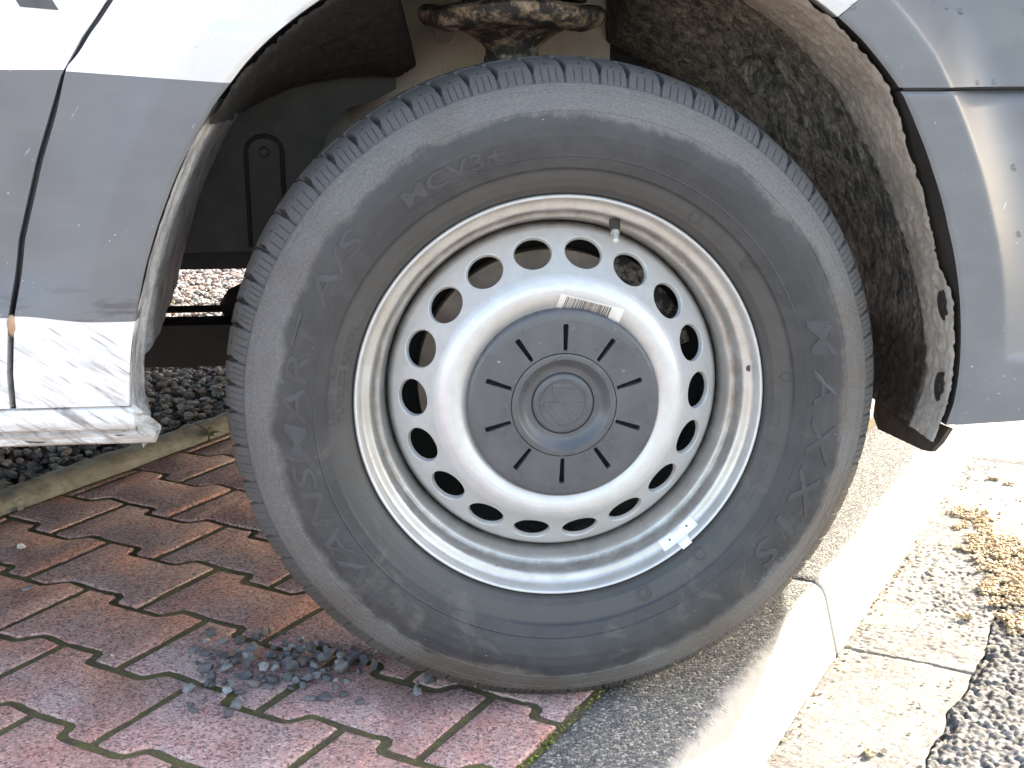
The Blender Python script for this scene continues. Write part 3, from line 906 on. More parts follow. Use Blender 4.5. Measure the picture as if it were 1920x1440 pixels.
# ---- raised writing on the sidewall
dg = None
def ring_text(name, s, r0, th0, th1, height, depth, shear=0.0, boldness=0.0, mat=None):
    cu = bpy.data.curves.new(name, 'FONT'); cu.body = s; cu.size = 1.0; cu.shear = shear; cu.offset = boldness
    cu.extrude = 0.5; cu.resolution_u = 3; cu.align_x = 'LEFT'
    ob = bpy.data.objects.new(name, cu); COL.objects.link(ob)
    d = bpy.context.evaluated_depsgraph_get()
    me = bpy.data.meshes.new_from_object(ob.evaluated_get(d))
    COL.objects.unlink(ob); bpy.data.objects.remove(ob); bpy.data.curves.remove(cu)
    import bmesh
    bm = bmesh.new(); bm.from_mesh(me); bm.free()
    n = len(me.vertices); v = np.zeros(n * 3, dtype=np.float32); me.vertices.foreach_get('co', v); v = v.reshape(-1, 3)
    x0, x1 = v[:, 0].min(), v[:, 0].max()
    t = np.radians(th0 + (th1 - th0) * (v[:, 0] - x0) / (x1 - x0))
    rr = r0 + v[:, 1] / 0.70 * height
    y = sidewall_y(rr) + 0.0012 - (v[:, 2] + 0.5) * (0.0012 + depth)
    w = np.stack([rr * np.sin(t), y, rr * np.cos(t)], -1)
    me.vertices.foreach_set('co', w.astype(np.float32).ravel()); me.materials.clear(); me.materials.append(mat or M['letters']); me.update()
    o = bpy.data.objects.new(name, me); COL.objects.link(o); o.parent = wheel
    return o
ring_text('raised_lettering', 'M A X X I S', 0.272, 71, 130, 0.025, 0.0011, 0.18, 0.02)
ring_text('raised_lettering', 'VANSMART A/S', 0.272, 229, 312, 0.022, 0.0008, 0.18, 0.01)
ring_text('raised_lettering', 'MCV3+', 0.266, 323, 346.5, 0.016, 0.0008, 0.0, 0.02)
ring_text('raised_lettering', 'DOT 12U C0R002 1022 4B0', 0.2315, 90, 136, 0.0075, 0.0006)
ring_text('raised_lettering', 'LIGHT TRUCK', 0.2415, 266.5, 286, 0.0070, 0.0006)
ring_text('raised_lettering', 'TUBELESS RADIAL', 0.2315, 267, 293, 0.0070, 0.0006)
def ring_mark(th_, r_, rad_, tube=0.0007):
    b_ = MB(); pts = []
    for k in range(25):
        a = k / 24 * 2 * math.pi
        rr = r_ + rad_ * math.cos(a); tt = R(th_) + rad_ * math.sin(a) / r_
        pts.append((rr * math.sin(tt), float(sidewall_y(rr)) - 0.0002, rr * math.cos(tt)))
    b_.tube(pts, tube, 6, False)
    b_.build('moulded_ring', M['rubber'], wheel, smooth=True)
for th_, r_, rad_ in ((34.5, .2405, .0062), (52.5, .2440, .0070), (52.5, .2440, .0035), (138.5, .2345, .0060), (157.0, .2375, .0078), (157.0, .2375, .0045), (84.0, .2425, .0050)):
    ring_mark(th_, r_, rad_)

# ---- steel rim
rp = [(.2140, .030), (.2185, .018), (.2212, .006), (.2224, .0008), (.2222, -.0022), (.2212, -.0042), (.2197, -.0045), (.2184, -.0028), (.2176, .0012), (.2170, .0056), (.2161, .0085),
      (.2150, .0105), (.2136, .0122), (.2112, .0132), (.2085, .0136), (.2062, .0144), (.2046, .0164), (.2036, .0200), (.2030, .0250), (.2024, .0300), (.2012, .0332), (.1990, .0346), (.1966, .0350), (.1950, .0364), (.1940, .0390),
      (.1932, .0440), (.1916, .0510), (.1896, .0580), (.1878, .0640), (.1872, .0700), (.1868, .1000), (.1900, .1400), (.2000, .1700)]
rp = np.array(rp)
nt2 = 360
t2 = np.arange(nt2) * 2 * np.pi / nt2
def lathe(pts, n=nt2):
    pts = np.asarray(pts); t = np.arange(n) * 2 * np.pi / n
    T, K = np.meshgrid(t, np.arange(len(pts)), indexing='ij')
    r = pts[K, 0]; y = pts[K, 1]
    return np.stack([r * np.sin(T), y, r * np.cos(T)], -1).reshape(-1, 3), grid_faces(n, len(pts), True)
v, f = lathe(rp)
mobj('rim', v, f, M['silver'], wheel)

# disc with 18 round holes in its sloping flank
dp = np.array([(.1868, .066), (.1855, .0605), (.1838, .0555), (.1805, .0505), (.1730, .0440), (.1640, .0365), (.1550, .0285), (.1470, .0205), (.1415, .0140), (.1370, .0082), (.1320, .0036), (.1270, .0008), (.1220, -.0004), (.1170, .0000),
               (.1120, .0016), (.1075, .0042), (.1030, .0075), (.0980, .0110), (.0600, .0120)])
def dy_(r): return np.interp(r, dp[::-1, 0], dp[::-1, 1])
HR0, HR1, HRC = 0.1765, 0.1405, 0.1588
V = []; F = []
def addgrid(pts, nu, nv, wrap=False):
    n = len(V); V.extend(map(tuple, pts)); F.extend((grid_faces(nu, nv, wrap) + n).tolist())
outer_r = np.concatenate([np.linspace(.1868, .1838, 4), np.linspace(.1826, HR0, 5)])
inner_r = np.concatenate([np.linspace(HR1, .098, 26), [0.06]])
NT_ = 18 * 20
for rr in (outer_r, inner_r):
    T, Q = np.meshgrid(np.arange(NT_) * 2 * np.pi / NT_, rr, indexing='ij')
    y = np.interp(Q, dp[::-1, 0], dp[::-1, 1])
    addgrid(np.stack([Q * np.sin(T), y, Q * np.cos(T)], -1).reshape(-1, 3), NT_, len(rr), True)
HT, HRAD = 0.0212, 0.0154           # half sizes of a hole, tangential and radial
for k in range(18):
    tc = R(10 + 20 * k); half = R(10)
    # boundary of the sector in (t, r), walked so that it meets the grids above
    bd = [(tc - half + i * half / 10, HR0) for i in range(0, 20)] + [(tc + half, HR0 + (HR1 - HR0) * i / 6) for i in range(0, 6)] + \
         [(tc + half - i * half / 10, HR1) for i in range(0, 20)] + [(tc - half, HR1 + (HR0 - HR1) * i / 6) for i in range(0, 6)]
    bd = np.array(bd); nb = len(bd)
    ang = np.arctan2((bd[:, 1] - HRC) / HRAD, (bd[:, 0] - tc) * HRC / HT)
    hole = np.stack([tc + HT / HRC * np.cos(ang), HRC + HRAD * np.sin(ang)], -1)
    rows = []
    for s in (0, .35, .6, .8, .92, 1.0):
        q = bd * (1 - s) + hole * s
        y = np.interp(q[:, 1], dp[::-1, 0], dp[::-1, 1])
        rows.append(np.stack([q[:, 1] * np.sin(q[:, 0]), y, q[:, 1] * np.cos(q[:, 0])], -1))
    for off, sc in ((.0006, .985), (.0016, .965), (.0046, .955)):
        q = np.stack([tc + HT * sc / HRC * np.cos(ang), HRC + HRAD * sc * np.sin(ang)], -1)
        y = np.interp(q[:, 1], dp[::-1, 0], dp[::-1, 1]) + off
        rr_ = q[:, 1] - off * 0.7
        rows.append(np.stack([rr_ * np.sin(q[:, 0]), y, rr_ * np.cos(q[:, 0])], -1))
    P = np.stack(rows, 1).reshape(-1, 3)          # [boundary][ring]
    addgrid(P, nb, 9, True)
mobj('wheel_disc', V, F, M['silver'], wheel)

# ---- hub cap with ten slots
cp = np.array([(.1050, .0105), (.1046, .0050), (.1040, .0022), (.1026, .0008), (.1000, .0002), (.0930, -.0006), (.0590, -.0020), (.0577, -.0020), (.0574, .0012), (.0568, .0012), (.0566, -.0026), (.0545, -.0032),
               (.0505, -.0030), (.0490, -.0018), (.0470, .0006), (.0425, .0052), (.0410, .0062), (.0390, .0066), (.0345, .0066), (.0342, .0075)])
V = []; F = []
rr = cp[:6]
v, f = lathe(rr, 360); n = len(V); V += list(map(tuple, v)); F += (f + n).tolist()
v, f = lathe(cp[6:], 300); n = len(V); V += list(map(tuple, v)); F += (f + n).tolist()
SL0, SL1, SLC, SLH, SLW = .0930, .0590, .0745, .0145, .0026
for k in range(10):
    tc = R(36 * k + 1); half = R(18)
    bd = [(tc - half + i * half / 18, SL0) for i in range(0, 36)] + [(tc + half, SL0 + (SL1 - SL0) * i / 6) for i in range(0, 6)] + \
         [(tc + half - i * half / 18, SL1) for i in range(0, 36)] + [(tc - half, SL1 + (SL0 - SL1) * i / 6) for i in range(0, 6)]
    bd = np.array(bd); nb = len(bd)
    dx = (bd[:, 0] - tc) * SLC; dz = bd[:, 1] - SLC
    mscale = 1 / np.maximum(np.abs(dx) / SLW, np.abs(dz) / SLH)
    sx, sz = dx * mscale, dz * mscale
    rows = []
    for s in (0, .5, .8, .95, 1.0):
        t_ = tc + (bd[:, 0] - tc) * (1 - s) + (sx / SLC) * s; r_ = bd[:, 1] * (1 - s) + (SLC + sz) * s
        rows.append(np.stack([r_ * np.sin(t_), np.interp(r_, cp[::-1, 0], cp[::-1, 1]), r_ * np.cos(t_)], -1))
    for off in (.0008, .0080):
        t_ = tc + sx * .93 / SLC; r_ = SLC + sz * .97
        rows.append(np.stack([r_ * np.sin(t_), np.interp(r_, cp[::-1, 0], cp[::-1, 1]) + off, r_ * np.cos(t_)], -1))
    P = np.stack(rows, 1).reshape(-1, 3); n = len(V)
    V += list(map(tuple, P)); F += (grid_faces(nb, 7, True) + n).tolist()
mobj('hub_cap', V, F, M['cap'], wheel, (0.003, 0, -0.004), autosmooth=35)
# dark floor under the slots
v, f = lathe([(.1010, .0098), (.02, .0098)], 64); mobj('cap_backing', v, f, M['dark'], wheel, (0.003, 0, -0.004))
# round badge with an embossed emblem
v, f = lathe([(.0338, .0040), (.0336, -.0006), (.0328, -.0022), (.0310, -.0030), (.0270, -.0038), (.0262, -.0036), (.0255, -.0036), (.0100, -.0040), (.0004, -.0040)], 128)
badge = mobj('cap_badge', v, f, M['cap'], wheel, (0.003, 0.0075, -0.004))
em = MB()
def strip(p, q, w=.0034, y=-.0046):
    p = np.array(p); q = np.array(q); d = (q - p) / np.linalg.norm(q - p); nrm = np.array([-d[1], d[0]]) * w / 2
    c4 = [p - nrm, q - nrm, q + nrm, p + nrm]; c5 = [c * 0.985 for c in c4]
    y -= 0.00012 * (len(em.v) // 8)
    em.prism([tuple(c) for c in c4], y, y + .0016)
rot = R(118)
def rt(x, z):
    return (x * math.cos(rot) + z * math.sin(rot), -x * math.sin(rot) + z * math.cos(rot))
s_ = 0.0235
for a_, b_ in (((-.42, .86), (-.02, .10)), ((.42, .86), (.02, .10)), ((-.88, .42), (-.40, -.78)), ((-.40, -.78), (-.02, -.06)), ((.88, .42), (.40, -.78)), ((.40, -.78), (.02, -.06))):
    strip(rt(a_[0] * s_, a_[1] * s_), rt(b_[0] * s_, b_[1] * s_))
pts = [(.0250 * math.sin(k / 64 * 6.28319), -.0038, .0250 * math.cos(k / 64 * 6.28319)) for k in range(65)]
em.tube(pts, .0011, 6, False)
em.build('cap_emblem', M['cap'], wheel, (0.003, 0.0075, -0.004))

# ---- valve
vb = MB()
t_ = R(17.7)
def pol(r_, y_, tt=t_): return Vector((r_ * math.sin(tt), y_, r_ * math.cos(tt)))
p0, p1 = pol(.1985, .030), pol(.1800, .006, R(18.6))
dvec = (p1 - p0)
vb.tube([p0, p0 + dvec * .22, p0 + dvec * .42, p0 + dvec * .5], [.0062, .0058, .0048, .0040], 14)
vb.build('valve_base', M['valverub'], wheel, autosmooth=40)
vb = MB()
vb.tube([p0 + dvec * .45, p0 + dvec * .50, p0 + dvec * .505, p0 + dvec * .58, p0 + dvec * .585, p0 + dvec * .97, p0 + dvec * 1.0], [.0038, .0038, .0046, .0046, .0036, .0036, .0026], 14)
vb.build('valve_stem', M['valve'], wheel, autosmooth=40)

# ---- balance weight clipped over the flange
def wpoint(tdeg, r_, lift):
    y = np.interp(r_, rp[5:20, 0][::-1], rp[5:20, 1][::-1])
    return (r_ * math.sin(R(tdeg)), float(y) - lift, r_ * math.cos(R(tdeg)))
def wblock(b_, t0, t1, r0, r1, lift):
    nu, nv = 8, 6
    top = []; bot = []
    for i in range(nu):
        for j in range(nv):
            u = i / (nu - 1); w = j / (nv - 1)
            t = t0 + (t1 - t0) * u; r_ = r0 + (r1 - r0) * w
            edge = min(u * 6, (1 - u) * 6, w * 5, (1 - w) * 5, 1)
            top.append(wpoint(t, r_, lift * (0.65 + 0.35 * edge))); bot.append(wpoint(t, r_, -0.001))
    n = nu * nv
    Fq = grid_faces(nu, nv).tolist()
    Fq = [tuple(q) for q in Fq] + [tuple(i + n for i in q[::-1]) for q in Fq]
    ring = [i * nv for i in range(nu)] + [(nu - 1) * nv + j for j in range(1, nv)] + [i * nv + nv - 1 for i in range(nu - 2, -1, -1)] + [j for j in range(nv - 2, 0, -1)]
    for i in range(len(ring)):
        a_, c_ = ring[i], ring[(i + 1) % len(ring)]
        Fq.append((a_, a_ + n, c_ + n, c_))
    b_.add(top + bot, Fq)
b_ = MB()
wblock(b_, 133.4, 138.0, .2055, .2165, .0040); wblock(b_, 141.4, 146.2, .2055, .2165, .0040)
wm = b_.build('balance_weight', M['alu'], wheel, autosmooth=35)
b_ = MB(); wblock(b_, 137.8, 141.6, .2065, .2180, .0052)
cl = []
for t in np.linspace(138.0, 141.4, 6):
    for (r_, y_) in ((.2160, -.0020), (.2195, -.0056), (.2225, -.0056), (.2240, -.0030), (.2240, .0006)):
        cl.append((r_ * math.sin(R(t)), y_, r_ * math.cos(R(t))))
b_.add(cl, [tuple(q) for q in grid_faces(6, 5).tolist()])
b_.build('weight_clip', M['alu'], wheel, autosmooth=50)
for t in (136.2, 142.9):
    b_ = MB(); p = Vector(wpoint(t, .2100, .0036)); b_.tube([p, p + Vector((0, -.0011, 0))], [.0014, .0011], 12)
    b_.build('weight_rivet', M['bolt'], wheel)
# dark paint dot on the flange
p = Vector(wpoint(82.3, .2120, .0)); b_ = MB(); b_.tube([p + Vector((0, .0006, 0)), p + Vector((0.0006, -.0008, 0))], [.0036, .0034], 20); b_.build('paint_dot', M['bolt'], wheel)

# ---- barcode label half tucked behind the cap
def lab(u, w, lift):
    """u along the label 0..1, w outwards 0..1; straight strip laid on the disc"""
    a0 = np.array([-0.0055, 0.1020]); a1 = np.array([0.0625, 0.0838])
    d = a1 - a0; nrm = np.array([-d[1], d[0]]) / np.hypot(*d)
    p = a0 + d * u + nrm * (0.0165 * w)
    r_ = float(np.hypot(*p))
    return (p[0], float(dy_(r_)) - lift, p[1])
nu, nv = 28, 8
P = [lab(i / (nu - 1), j / (nv - 1), 0.0005) for i in range(nu) for j in range(nv)]
mobj('barcode_label', P, grid_faces(nu, nv), M['paper'], wheel)
b_ = MB(); u = 0.10
while u < 0.80:
    w_ = random.choice([.006, .006, .011, .016])
    pts = [lab(u, q, 0.0009) for q in np.linspace(0.0, 0.90, 6)] + [lab(u + w_, q, 0.0009) for q in np.linspace(0.0, 0.90, 6)]
    b_.add(pts, [tuple(q) for q in grid_faces(2, 6).tolist()]); u += w_ + random.choice([.006, .009, .014])
b_.build('barcode', M['ink'], wheel)

# ---- brake parts seen through the holes
v, f = lathe([(.020, .100), (.1505, .100), (.1515, .102), (.1515, .122), (.02, .124)], 96); mobj('brake_disc', v, f, M['brake'], wheel, autosmooth=40)
v, f = lathe([(.10, .080), (.104, .094), (.102, .099)], 64); mobj('brake_hub', v, f, M['brake'], wheel)
b_ = MB()
for t in np.linspace(28, 72, 6):
    pass
cal = []
for t in np.linspace(26, 74, 12):
    for (r_, y_) in ((.112, .092), (.118, .078), (.150, .074), (.166, .082), (.168, .115)):
        cal.append((r_ * math.sin(R(t)), y_, r_ * math.cos(R(t))))
b_.add(cal, [tuple(q) for q in grid_faces(12, 5).tolist()])
b_.build('brake_caliper', M['strut'], wheel, autosmooth=50)
b_ = MB(); b_.tube([(0, .13, 0), (0, .42, 0)], [.06, .04], 20); b_.build('axle_stub', M['strut'], wheel, smooth=True)
v, f = lathe([(.1905, .132), (.165, .136), (.03, .140)], 96); mobj('dust_light_shield', v, f, M['under'], wheel)  # shield widened to the barrel to block light through the holes

# ---- body side
ACZ = 0.345
arch_tab = np.array([(-12, .4240), (-6.3, .4295), (-3, .4345), (1.7, .4368), (9.4, .4392), (15.5, .4417), (22.4, .4446), (30.7, .4517), (36.7, .4590), (42.2, .4675), (50, .4722), (56, .4738), (70, .4745), (90, .4735), (107, .4690),
                     (120.8, .4631), (126.4, .4618), (133, .4600), (136, .4580), (141.6, .4518), (147.3, .4480), (152.7, .4441), (158, .4418), (164, .4405), (169, .4412), (180, .4424), (190, .445)])
def archR(phi): return np.interp(phi, arch_tab[:, 0], arch_tab[:, 1])
gap_tab = np.array([(.10, -.556), (.344, -.558), (.381, -.5575), (.441, -.5505), (.515, -.537), (.593, -.513), (.673, -.483), (.708, -.461), (.742, -.436), (.80, -.390), (.88, -.315), (.96, -.225), (1.05, -.11)])
def gapx(z): return np.interp(z, gap_tab[:, 0], gap_tab[:, 1])
def body_y(x, z):
    """lateral position of the outer skin; the wheel opening carries a raised band that drops off 5 cm out"""
    x = np.asarray(x, float); z = np.asarray(z, float)
    phi = np.degrees(np.arctan2(z - ACZ, x)); phi = np.where(phi < -90, phi + 360, phi)
    r = np.hypot(x, z - ACZ)
    d = r - archR(np.clip(phi, -12, 190))
    d = np.where((z < ACZ), np.abs(x) - archR(np.where(x > 0, 0.0, 180.0)), d)
    right = x > 0
    wd = np.where(right, 0.080, 0.075)
    dp_ = np.where(right, 0.013 + 0.13 * np.clip(z - 0.37, 0, 0.4), 0.013)
    fade = np.where(right, smooth01((z - 0.366) / 0.012), smooth01((z - 0.43) / 0.06))
    d1 = d - 0.0490
    t = np.clip((0.5 * (d1 + np.sqrt(d1 * d1 + 0.0030 ** 2)) - 0.0002) / wd, 0, 1)
    y = -0.030 + dp_ * fade * (1 - (1 - t) ** 2) + 0.0025 * smooth01((0.004 - d) / 0.006)
    # front corner sweeps round, bumper top edge rolls in
    y = y + 1.1 * np.clip(x - 0.50, 0, 1) ** 2
    # soft waist crease
    y = y + 0.004 * smooth01((z - 0.712) / 0.012) * (x < -0.2)
    # tumble towards the sill
    y = y + 0.05 * np.clip(0.40 - z, 0, 1) ** 1.3 * (x < 0)
    return y

def panel(name, lo, hi, nphi, nd, outer, mat_of, mats, rolls=(True, True, True, True)):
    """a skin panel in polar form round the wheel opening, edges returned 18 mm inwards"""
    ph = np.linspace(lo, hi, nphi); s = np.linspace(0, 1, nd) ** 1.0
    P_, S_ = np.meshgrid(ph, s, indexing='ij')
    r0 = archR(P_); r1 = outer(P_)
    r = r0 + (r1 - r0) * S_
    x = r * np.cos(np.radians(P_)); z = ACZ + r * np.sin(np.radians(P_))
    return x, z
def outer_left(phi):
    """distance from the arch centre to the door gap or the top of the wing"""
    out = np.zeros_like(phi)
    rr = np.linspace(0.4, 1.6, 1201)
    for idx, p in np.ndenumerate(phi):
        x = rr * math.cos(R(p)); z = ACZ + rr * math.sin(R(p))
        bad = (x < gapx(z) + 0.0032) | (z > 1.0)
        out[idx] = rr[np.argmax(bad)] if bad.any() else 1.6
    return out
def skin(name, x, z, y, mats, mi, returns, depth=0.020, black=False):
    """grid skin plus folded edges; x, z, y are [u][v] arrays"""
    nu, nv = x.shape
    V = np.stack([x, y, z], -1).reshape(-1, 3).tolist(); F = grid_faces(nu, nv).tolist(); MI = list(mi)
    def ret(idx, m_=None, dpt=depth):
        n = len(V)
        for i in idx: V.append([V[i][0], V[i][1] + dpt * .15, V[i][2]])
        for i in idx: V.append([V[i][0], V[i][1] + dpt, V[i][2]])
        k = len(idx)
        for i in range(k - 1):
            F.append([idx[i], idx[i + 1], n + i + 1, n + i]); F.append([n + i, n + i + 1, n + k + i + 1, n + k + i]); MI.extend([m_[i]] * 2 if m_ is not None else [0, 0])
    last = (nu - 1) * nv
    if 'v0' in returns: ret([i * nv for i in range(nu)], [mi[min(i, nu - 2) * (nv - 1)] for i in range(nu)])
    if 'v1' in returns: ret([i * nv + nv - 1 for i in range(nu)], [mi[min(i, nu - 2) * (nv - 1) + nv - 2] for i in range(nu)])
    if 'u0' in returns: ret(list(range(nv)), [mi[min(j, nv - 2)] for j in range(nv)])
    if 'u1' in returns: ret([last + j for j in range(nv)], [mi[(nu - 2) * (nv - 1) + min(j, nv - 2)] for j in range(nv)])
    mats = list(mats) + [M['blackplastic']]
    if black:
        for i in range((nu - 1) * (nv - 1), len(MI)): MI[i] = len(mats) - 1
    return mobj(name, V, F, mats, van, smooth=True, mi=MI, autosmooth=32)

# wing (over and behind the wheel), split into rows so that the colour changes fall on mesh edges
def grey_top(x): return 0.676 - 0.0 * x - 0.018 * np.clip((x + 0.48) / 0.15, 0, 1) * 0.6
def grey_bot(x): return 0.440 - 0.0075 * smooth01((x + 0.55) / 0.08)
def wing_cells(x, z):
    xc = (x[:-1, :-1] + x[1:, 1:]) / 2; zc = (z[:-1, :-1] + z[1:, 1:]) / 2
    mi = np.zeros(xc.shape, int)
    left = xc < 0
    mi[left & (zc < grey_top(xc)) & (zc >= grey_bot(xc))] = 1
    mi[left & (zc < grey_bot(xc))] = 2
    return mi
# left wing as rows of constant height: z rows land exactly on the colour lines
def left_rows():
    zs = []
    def seg(a, b, n): zs.extend(np.linspace(a, b, n, endpoint=False))
    seg(.3455, .438, 30); seg(.438, .668, 72); seg(.668, .800, 50); zs.append(.800)
    return np.array(zs)
zr = left_rows()
def archx_left(z):
    ph = np.linspace(90, 182, 800); r = archR(ph)
    xx = r * np.cos(np.radians(ph)); zz = ACZ + r * np.sin(np.radians(ph))
    o_ = np.argsort(zz); return np.interp(z, zz[o_], xx[o_])
nv = 90
S_ = np.linspace(0, 1, nv)
Zg = np.repeat(zr[:, None], nv, 1)
x0 = archx_left(zr)[:, None]; x1 = (gapx(zr) + 0.0032)[:, None]
Xg = x0 + (x1 - x0) * S_[None, :]
# shift rows so that colour borders follow their slight slope
k1 = np.exp(-((Zg - .438) / .02) ** 2); k2 = np.exp(-((Zg - .668) / .02) ** 2)
Zs = Zg + k1 * (grey_bot(Xg) - .438) + k2 * (grey_top(Xg) - .668)
mi = np.zeros((len(zr) - 1, nv - 1), int)
zc = (zr[:-1] + zr[1:]) / 2
mi[(zc > .438) & (zc < .668), :] = 1; mi[zc < .438, :] = 2
skin('front_wing', Xg, Zs, body_y(Xg, Zs), [M['white'], M['grey'], M['white_low']], mi.ravel().tolist(), ('v0', 'v1', 'u0'))
# top of the wing above the opening (white), then the grey front end of it down to the bumper seam
SEAM_Z = 0.6595
ph = np.linspace(54.2, 104, 60)
S2 = np.linspace(0, 1, 40)
P_, Q_ = np.meshgrid(ph, S2, indexing='ij')
r0 = archR(P_); r1 = r0 + 0.50
PD = P_ - 14.4 * (104 - P_) / 49.8
Xa = r0 * np.cos(np.radians(P_)) + .5 * Q_ * np.cos(np.radians(PD)); Za = ACZ + r0 * np.sin(np.radians(P_)) + .5 * Q_ * np.sin(np.radians(PD))
skin('wing_crown', Xa, Za, body_y(Xa, Za), [M['white']], [0] * (59 * 39), ('v0',))
zu = np.linspace(.8003, 1.045, 30); su = np.linspace(0, 1, 40)
Zu = np.repeat(zu[:, None], 40, 1)
xl_, xr_ = (gapx(zu) + .0032)[:, None], (-(zu - ACZ) * math.tan(R(14)) - .0003)[:, None]
xr_ = np.maximum(xr_, xl_ + .002)
Xu = xr_ + (xl_ - xr_) * su[None, :]
skin('wing_upper', Xu, Zu, body_y(Xu, Zu), [M['white']], [0] * (29 * 39), ('v1',))
ph = np.linspace(42.3, 54.1, 110)
S2 = np.linspace(0, 1, 260)
P_, Q_ = np.meshgrid(ph, S2, indexing='ij')
r0 = archR(P_)
x0_ = r0 * np.cos(np.radians(P_)); z0_ = ACZ + r0 * np.sin(np.radians(P_))
fz = (P_ - 42.3) / (54.1 - 42.3)
Xb = x0_ + (0.80 - x0_ + 0.0) * Q_ ; Zb = z0_ + Q_ * (0.44 * fz) + (SEAM_Z - z0_[0:1, :1]) * (1 - fz) * 1.0
skin('wing_front', Xb, Zb, body_y(Xb, Zb), [M['grey']], [0] * (109 * 259), ('v0', 'u0'), depth=.05, black=True)
# bumper end below the seam
zs = np.concatenate([np.linspace(.2985, .36, 16, endpoint=False), np.linspace(.36, .384, 12, endpoint=False), np.linspace(.384, .630, 90, endpoint=False), np.linspace(.630, .6555, 20)])
def archx_right(z):
    ph_ = np.linspace(-12, 60, 800); r = archR(ph_)
    return np.interp(z, ACZ + r * np.sin(np.radians(ph_)), r * np.cos(np.radians(ph_)))
nv = 240
x0 = archx_right(zs)[:, None]
Xc = x0 + (0.80 - x0) * np.linspace(0, 1, nv)[None, :]
Zc = np.repeat(zs[:, None], nv, 1) + 0.004 * np.clip((Xc - .43) / .1, 0, 1) * (zs[:, None] < .31)
Yc = body_y(Xc, Zc)
dd = np.hypot(Xc, Zc - ACZ) - archR(np.degrees(np.arctan2(Zc - ACZ, Xc)))
Yc = Yc + 0.010 * np.clip((Zc - 0.638) / 0.0175, 0, 1) ** 1.5 * smooth01((dd - 0.048) / 0.03) + 0.003 * smooth01((Zc - 0.651) / 0.005)
skin('front_bumper', Xc, Zc, Yc, [M['grey']], [0] * ((len(zs) - 1) * (nv - 1)), ('v0', 'u0', 'u1'), depth=.05, black=True)
# door
zs = np.unique(np.concatenate([np.linspace(.3455, .4385, 16), np.linspace(.4385, .6775, 40), np.linspace(.6775, 1.05, 50)]))
nv = 60
x1 = (gapx(zs) - 0.0032)[:, None]
Xd = x1 + (-1.45 - x1) * np.linspace(0, 1, nv)[None, :] ** 1.6
Zd = np.repeat(zs[:, None], nv, 1)
zc = (zs[:-1] + zs[1:]) / 2
mi = np.zeros((len(zs) - 1, nv - 1), int); mi[(zc > .4385) & (zc < .6775), :] = 1; mi[zc < .4385, :] = 2
skin('front_door', Xd, Zd, body_y(Xd, Zd) + 0.0, [M['white'], M['grey'], M['white_low']], mi.ravel().tolist(), ('v0', 'u0'))
# dark backing strip, painted shade inside the door gap
b_ = MB(); pts = [(float(gapx(z_)), 0.0, z_) for z_ in np.linspace(.345, 1.05, 40)]
b_.tube(pts, 0.010, 8); b_.build('door_gap_backing', M['gap_shade'], van, smooth=True)
v, f = blob(1.0, 5, 2, 0.35, 1.0); v = v * np.array([.0055, .006, .0125]) + np.array([gapx(.432), -0.0265, .431]); mobj('seam_putty', v, f, M['putty'], van)
# foot of a dark letter on the door
poly = [(-.5195, .7355), (-.4840, .7325), (-.558, .86), (-.592, .86)]
b_ = MB(); yl = [float(body_y(p[0], p[1])) for p in poly]
n_ = 10
L_ = []
for i in range(n_ + 1):
    t = i / n_
    xa, za = poly[0][0] + (poly[3][0] - poly[0][0]) * t, poly[0][1] + (poly[3][1] - poly[0][1]) * t
    xb, zb = poly[1][0] + (poly[2][0] - poly[1][0]) * t, poly[1][1] + (poly[2][1] - poly[1][1]) * t
    for k in range(4):
        x_ = xa + (xb - xa) * k / 3; z_ = za + (zb - za) * k / 3
        L_.append((x_, float(body_y(x_, z_)) - 0.0008, z_))
mobj('letter_decal', L_, grid_faces(n_ + 1, 4), M['letter'], van)
# sill
sp = [(-0.022, .3440), (-0.0275, .3425), (-0.0305, .338), (-0.0312, .330), (-0.0300, .322), (-0.0265, .3195), (-0.0255, .3185), (-0.0300, .3165), (-0.0305, .3075), (-0.0285, .3055), (-0.010, .3060), (0.012, .3085), (0.014, .312)]
xs = np.concatenate([[-.4205], np.linspace(-.4225, -2.2, 90)])
X_, K_ = np.meshgrid(xs, np.arange(len(sp)), indexing='ij'); sp = np.array(sp)
Y_ = sp[K_, 0] + 0.0003 * fbm(X_ * 30, K_ * 0.7, seed=81, oct=3); Zs_ = sp[K_, 1] + 0.0004 * fbm(X_ * 24, K_ * 0.7 + 5, seed=82, oct=3)
Xs_ = X_ - np.where((sp[K_, 1] > .3192) & (K_ < 8), 0.019, 0.0)
F = grid_faces(len(xs), len(sp)).tolist() + [list(range(len(sp)))]
mobj('sill', np.stack([Xs_, Y_, Zs_], -1).reshape(-1, 3), F, M['white_low'], van, autosmooth=40)

